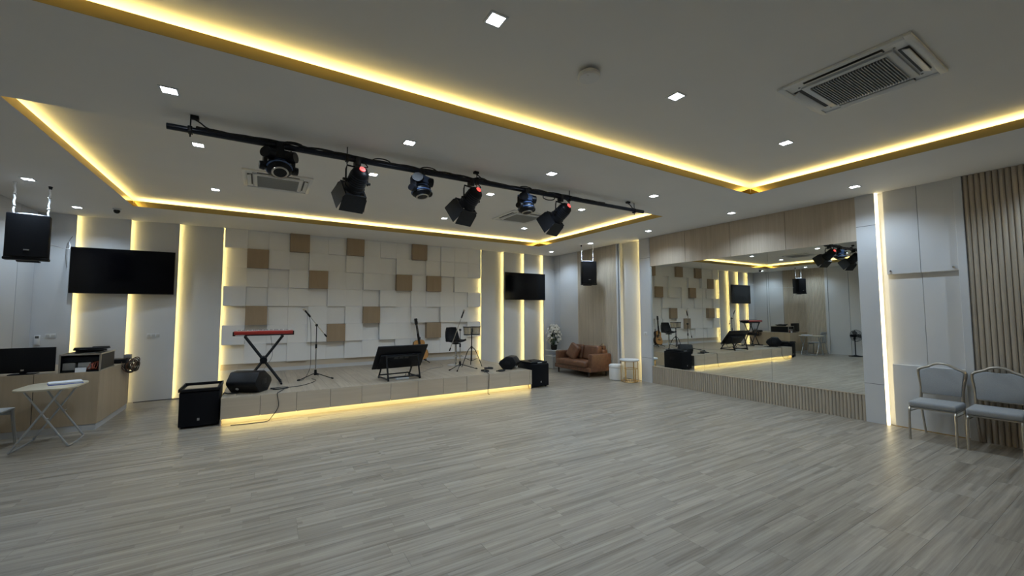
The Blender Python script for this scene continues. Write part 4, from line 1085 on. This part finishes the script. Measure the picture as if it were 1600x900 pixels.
# ---- folding table, papers
TZ = 0.72
t = thing('folding_table', 'small beige folding table with crossed grey metal legs before the desk', 'table', (-2.20, 7.34, 0))
poly = []
hx, hy, rc = 0.265, 0.36, 0.17
for (cx, cy, a0) in ((hx - rc, hy - rc, 0), (-hx + rc, hy - rc, 90), (-hx + rc, -hy + rc, 180), (hx - rc, -hy + rc, 270)):
    for k in range(7):
        a = math.radians(a0 + 15 * k); poly.append((cx + rc * math.cos(a), cy + rc * math.sin(a)))
MB().prism(poly, TZ - 0.02, TZ, bevel=0.004).build('table_top', 'table_top', t)
for s, nm in ((1, 'leg_frame'), (-1, 'leg_frame')):
    ya, yb = (-0.25, 0.25) if s == 1 else (-0.29, 0.29)
    x_t, x_b = -s * 0.16, s * 0.235
    MB().tube([(x_t, ya, TZ - 0.025), (x_t + (x_b - x_t) * 0.5, ya, (TZ - 0.02) * 0.5), (x_t + (x_b - x_t) * 0.93, ya, 0.06), (x_b, ya + 0.05, 0.012), (x_b, yb - 0.05, 0.012), (x_t + (x_b - x_t) * 0.93, yb, 0.06), (x_t + (x_b - x_t) * 0.5, yb, (TZ - 0.02) * 0.5), (x_t, yb, TZ - 0.025)], 0.011, n=8, sub=4).build(nm, 'grey_tube', t)
    MB().cyl((x_t, ya, TZ - 0.028), (x_t, yb, TZ - 0.028), 0.010, n=8).build('top_rail', 'grey_tube', t)
for yy in (-0.27, 0.27): MB().cyl((0.045, yy - 0.03, 0.36), (0.045, yy + 0.03, 0.36), 0.010, n=8).build('pivot_bolt', 'grey_tube', t)
t = thing('paper_stack', 'stack of white papers with a blue folder on the folding table', 'papers', (-2.12, 7.44, TZ), 0.35)
MB().bb(-0.15, -0.11, 0, 0.15, 0.11, 0.008, 0.001).build('folder', 'paper_blue', t, smooth=False)
for k in range(5):
    MB().bb(-0.145, -0.105, 0.008 + 0.004 * k, 0.145, 0.105, 0.0115 + 0.004 * k, 0, Matrix.Rotation(0.03 * (k % 3 - 1), 4, 'Z')).build('sheet', 'paper', t, smooth=False)

# ---- white plastic armchair
t = thing('plastic_chair', 'pale grey plastic slat-back chair between the folding table and the left wall', 'chair', (-2.83, 7.42, 0), 0.0)
MB().bb(-0.22, -0.20, 0.42, 0.22, 0.24, 0.445, 0.010).build('seat', 'pale_grey_plastic', t)
for sx in (-1, 1):
    MB().tube([(sx * 0.24, 0.24, 0.0), (sx * 0.22, 0.22, 0.22), (sx * 0.205, 0.20, 0.43)], 0.018, n=8, sub=3).build('front_leg', 'pale_grey_plastic', t)
    MB().tube([(sx * 0.22, -0.27, 0.0), (sx * 0.20, -0.20, 0.44), (sx * 0.215, -0.23, 0.80)], 0.018, n=8, sub=3).build('rear_leg', 'pale_grey_plastic', t)
MB().bb(-0.215, -0.255, 0.76, 0.215, -0.225, 0.84, 0.012).build('back_top', 'pale_grey_plastic', t)
for k in range(5): MB().bb(-0.165 + 0.0825 * k - 0.022, -0.245, 0.44, -0.165 + 0.0825 * k + 0.022, -0.225, 0.78, 0.004).build('back_slat', 'pale_grey_plastic', t)
MB().bb(-0.20, 0.20, 0.36, 0.20, 0.225, 0.42, 0.006).build('apron', 'pale_grey_plastic', t)

# ---- pedestal fan (seen in the mirror)
t = thing('pedestal_fan', 'black pedestal fan by the left wall, seen in the mirror', 'fan', (-2.95, 6.28, 0), -1.2)
MB().lathe([(0.20, 0), (0.20, 0.02), (0.06, 0.04), (0.025, 0.06)], n=28).build('base', 'black_plastic', t)
MB().cyl((0, 0, 0.04), (0, 0, 0.66), 0.016, n=10).build('pole', 'black_metal', t)
MB().cyl((0, 0.0, 0.74), (0, 0.16, 0.74), 0.06, 0.045, n=18).build('motor', 'black_plastic', t)
MB().cyl((0, 0.03, 0.62), (0, 0.03, 0.74), 0.022, n=10).build('tilt_joint', 'black_plastic', t)
gz, gy = 0.74, -0.06
gm = MB()
for rr, yy in ((0.21, 0.0), (0.20, -0.035), (0.20, 0.035), (0.13, -0.055), (0.13, 0.055), (0.06, -0.062)):
    gm.torus((0, gy + yy, gz), rr, 0.004, (0, 1, 0), n=36, m=5)
for k in range(28):
    a = 2 * PI * k / 28; u, v = math.cos(a), math.sin(a)
    for s in (-1, 1): gm.tube([(0.04 * u, gy + s * 0.062, gz + 0.04 * v), (0.13 * u, gy + s * 0.055, gz + 0.13 * v), (0.20 * u, gy + s * 0.035, gz + 0.20 * v), (0.21 * u, gy, gz + 0.21 * v)], 0.002, n=4, sub=0)
gm.build('guard', 'black_metal', t)
MB().cyl((0, gy + 0.05, gz), (0, gy - 0.04, gz), 0.035, n=16).build('hub', 'black_plastic', t)
for k in range(3):
    bl_ = MB().prism([(0.02, -0.03), (0.10, -0.075), (0.185, -0.05), (0.19, 0.05), (0.10, 0.06), (0.02, 0.02)], -0.002, 0.002, lambda u, v, w_: (u, w_ + v * 0.35, v))
    bl_.xf(Matrix.Translation((0, gy, gz)) @ Matrix.Rotation(2 * PI * k / 3, 4, 'Y')).build('blade', 'ac_dark', t)
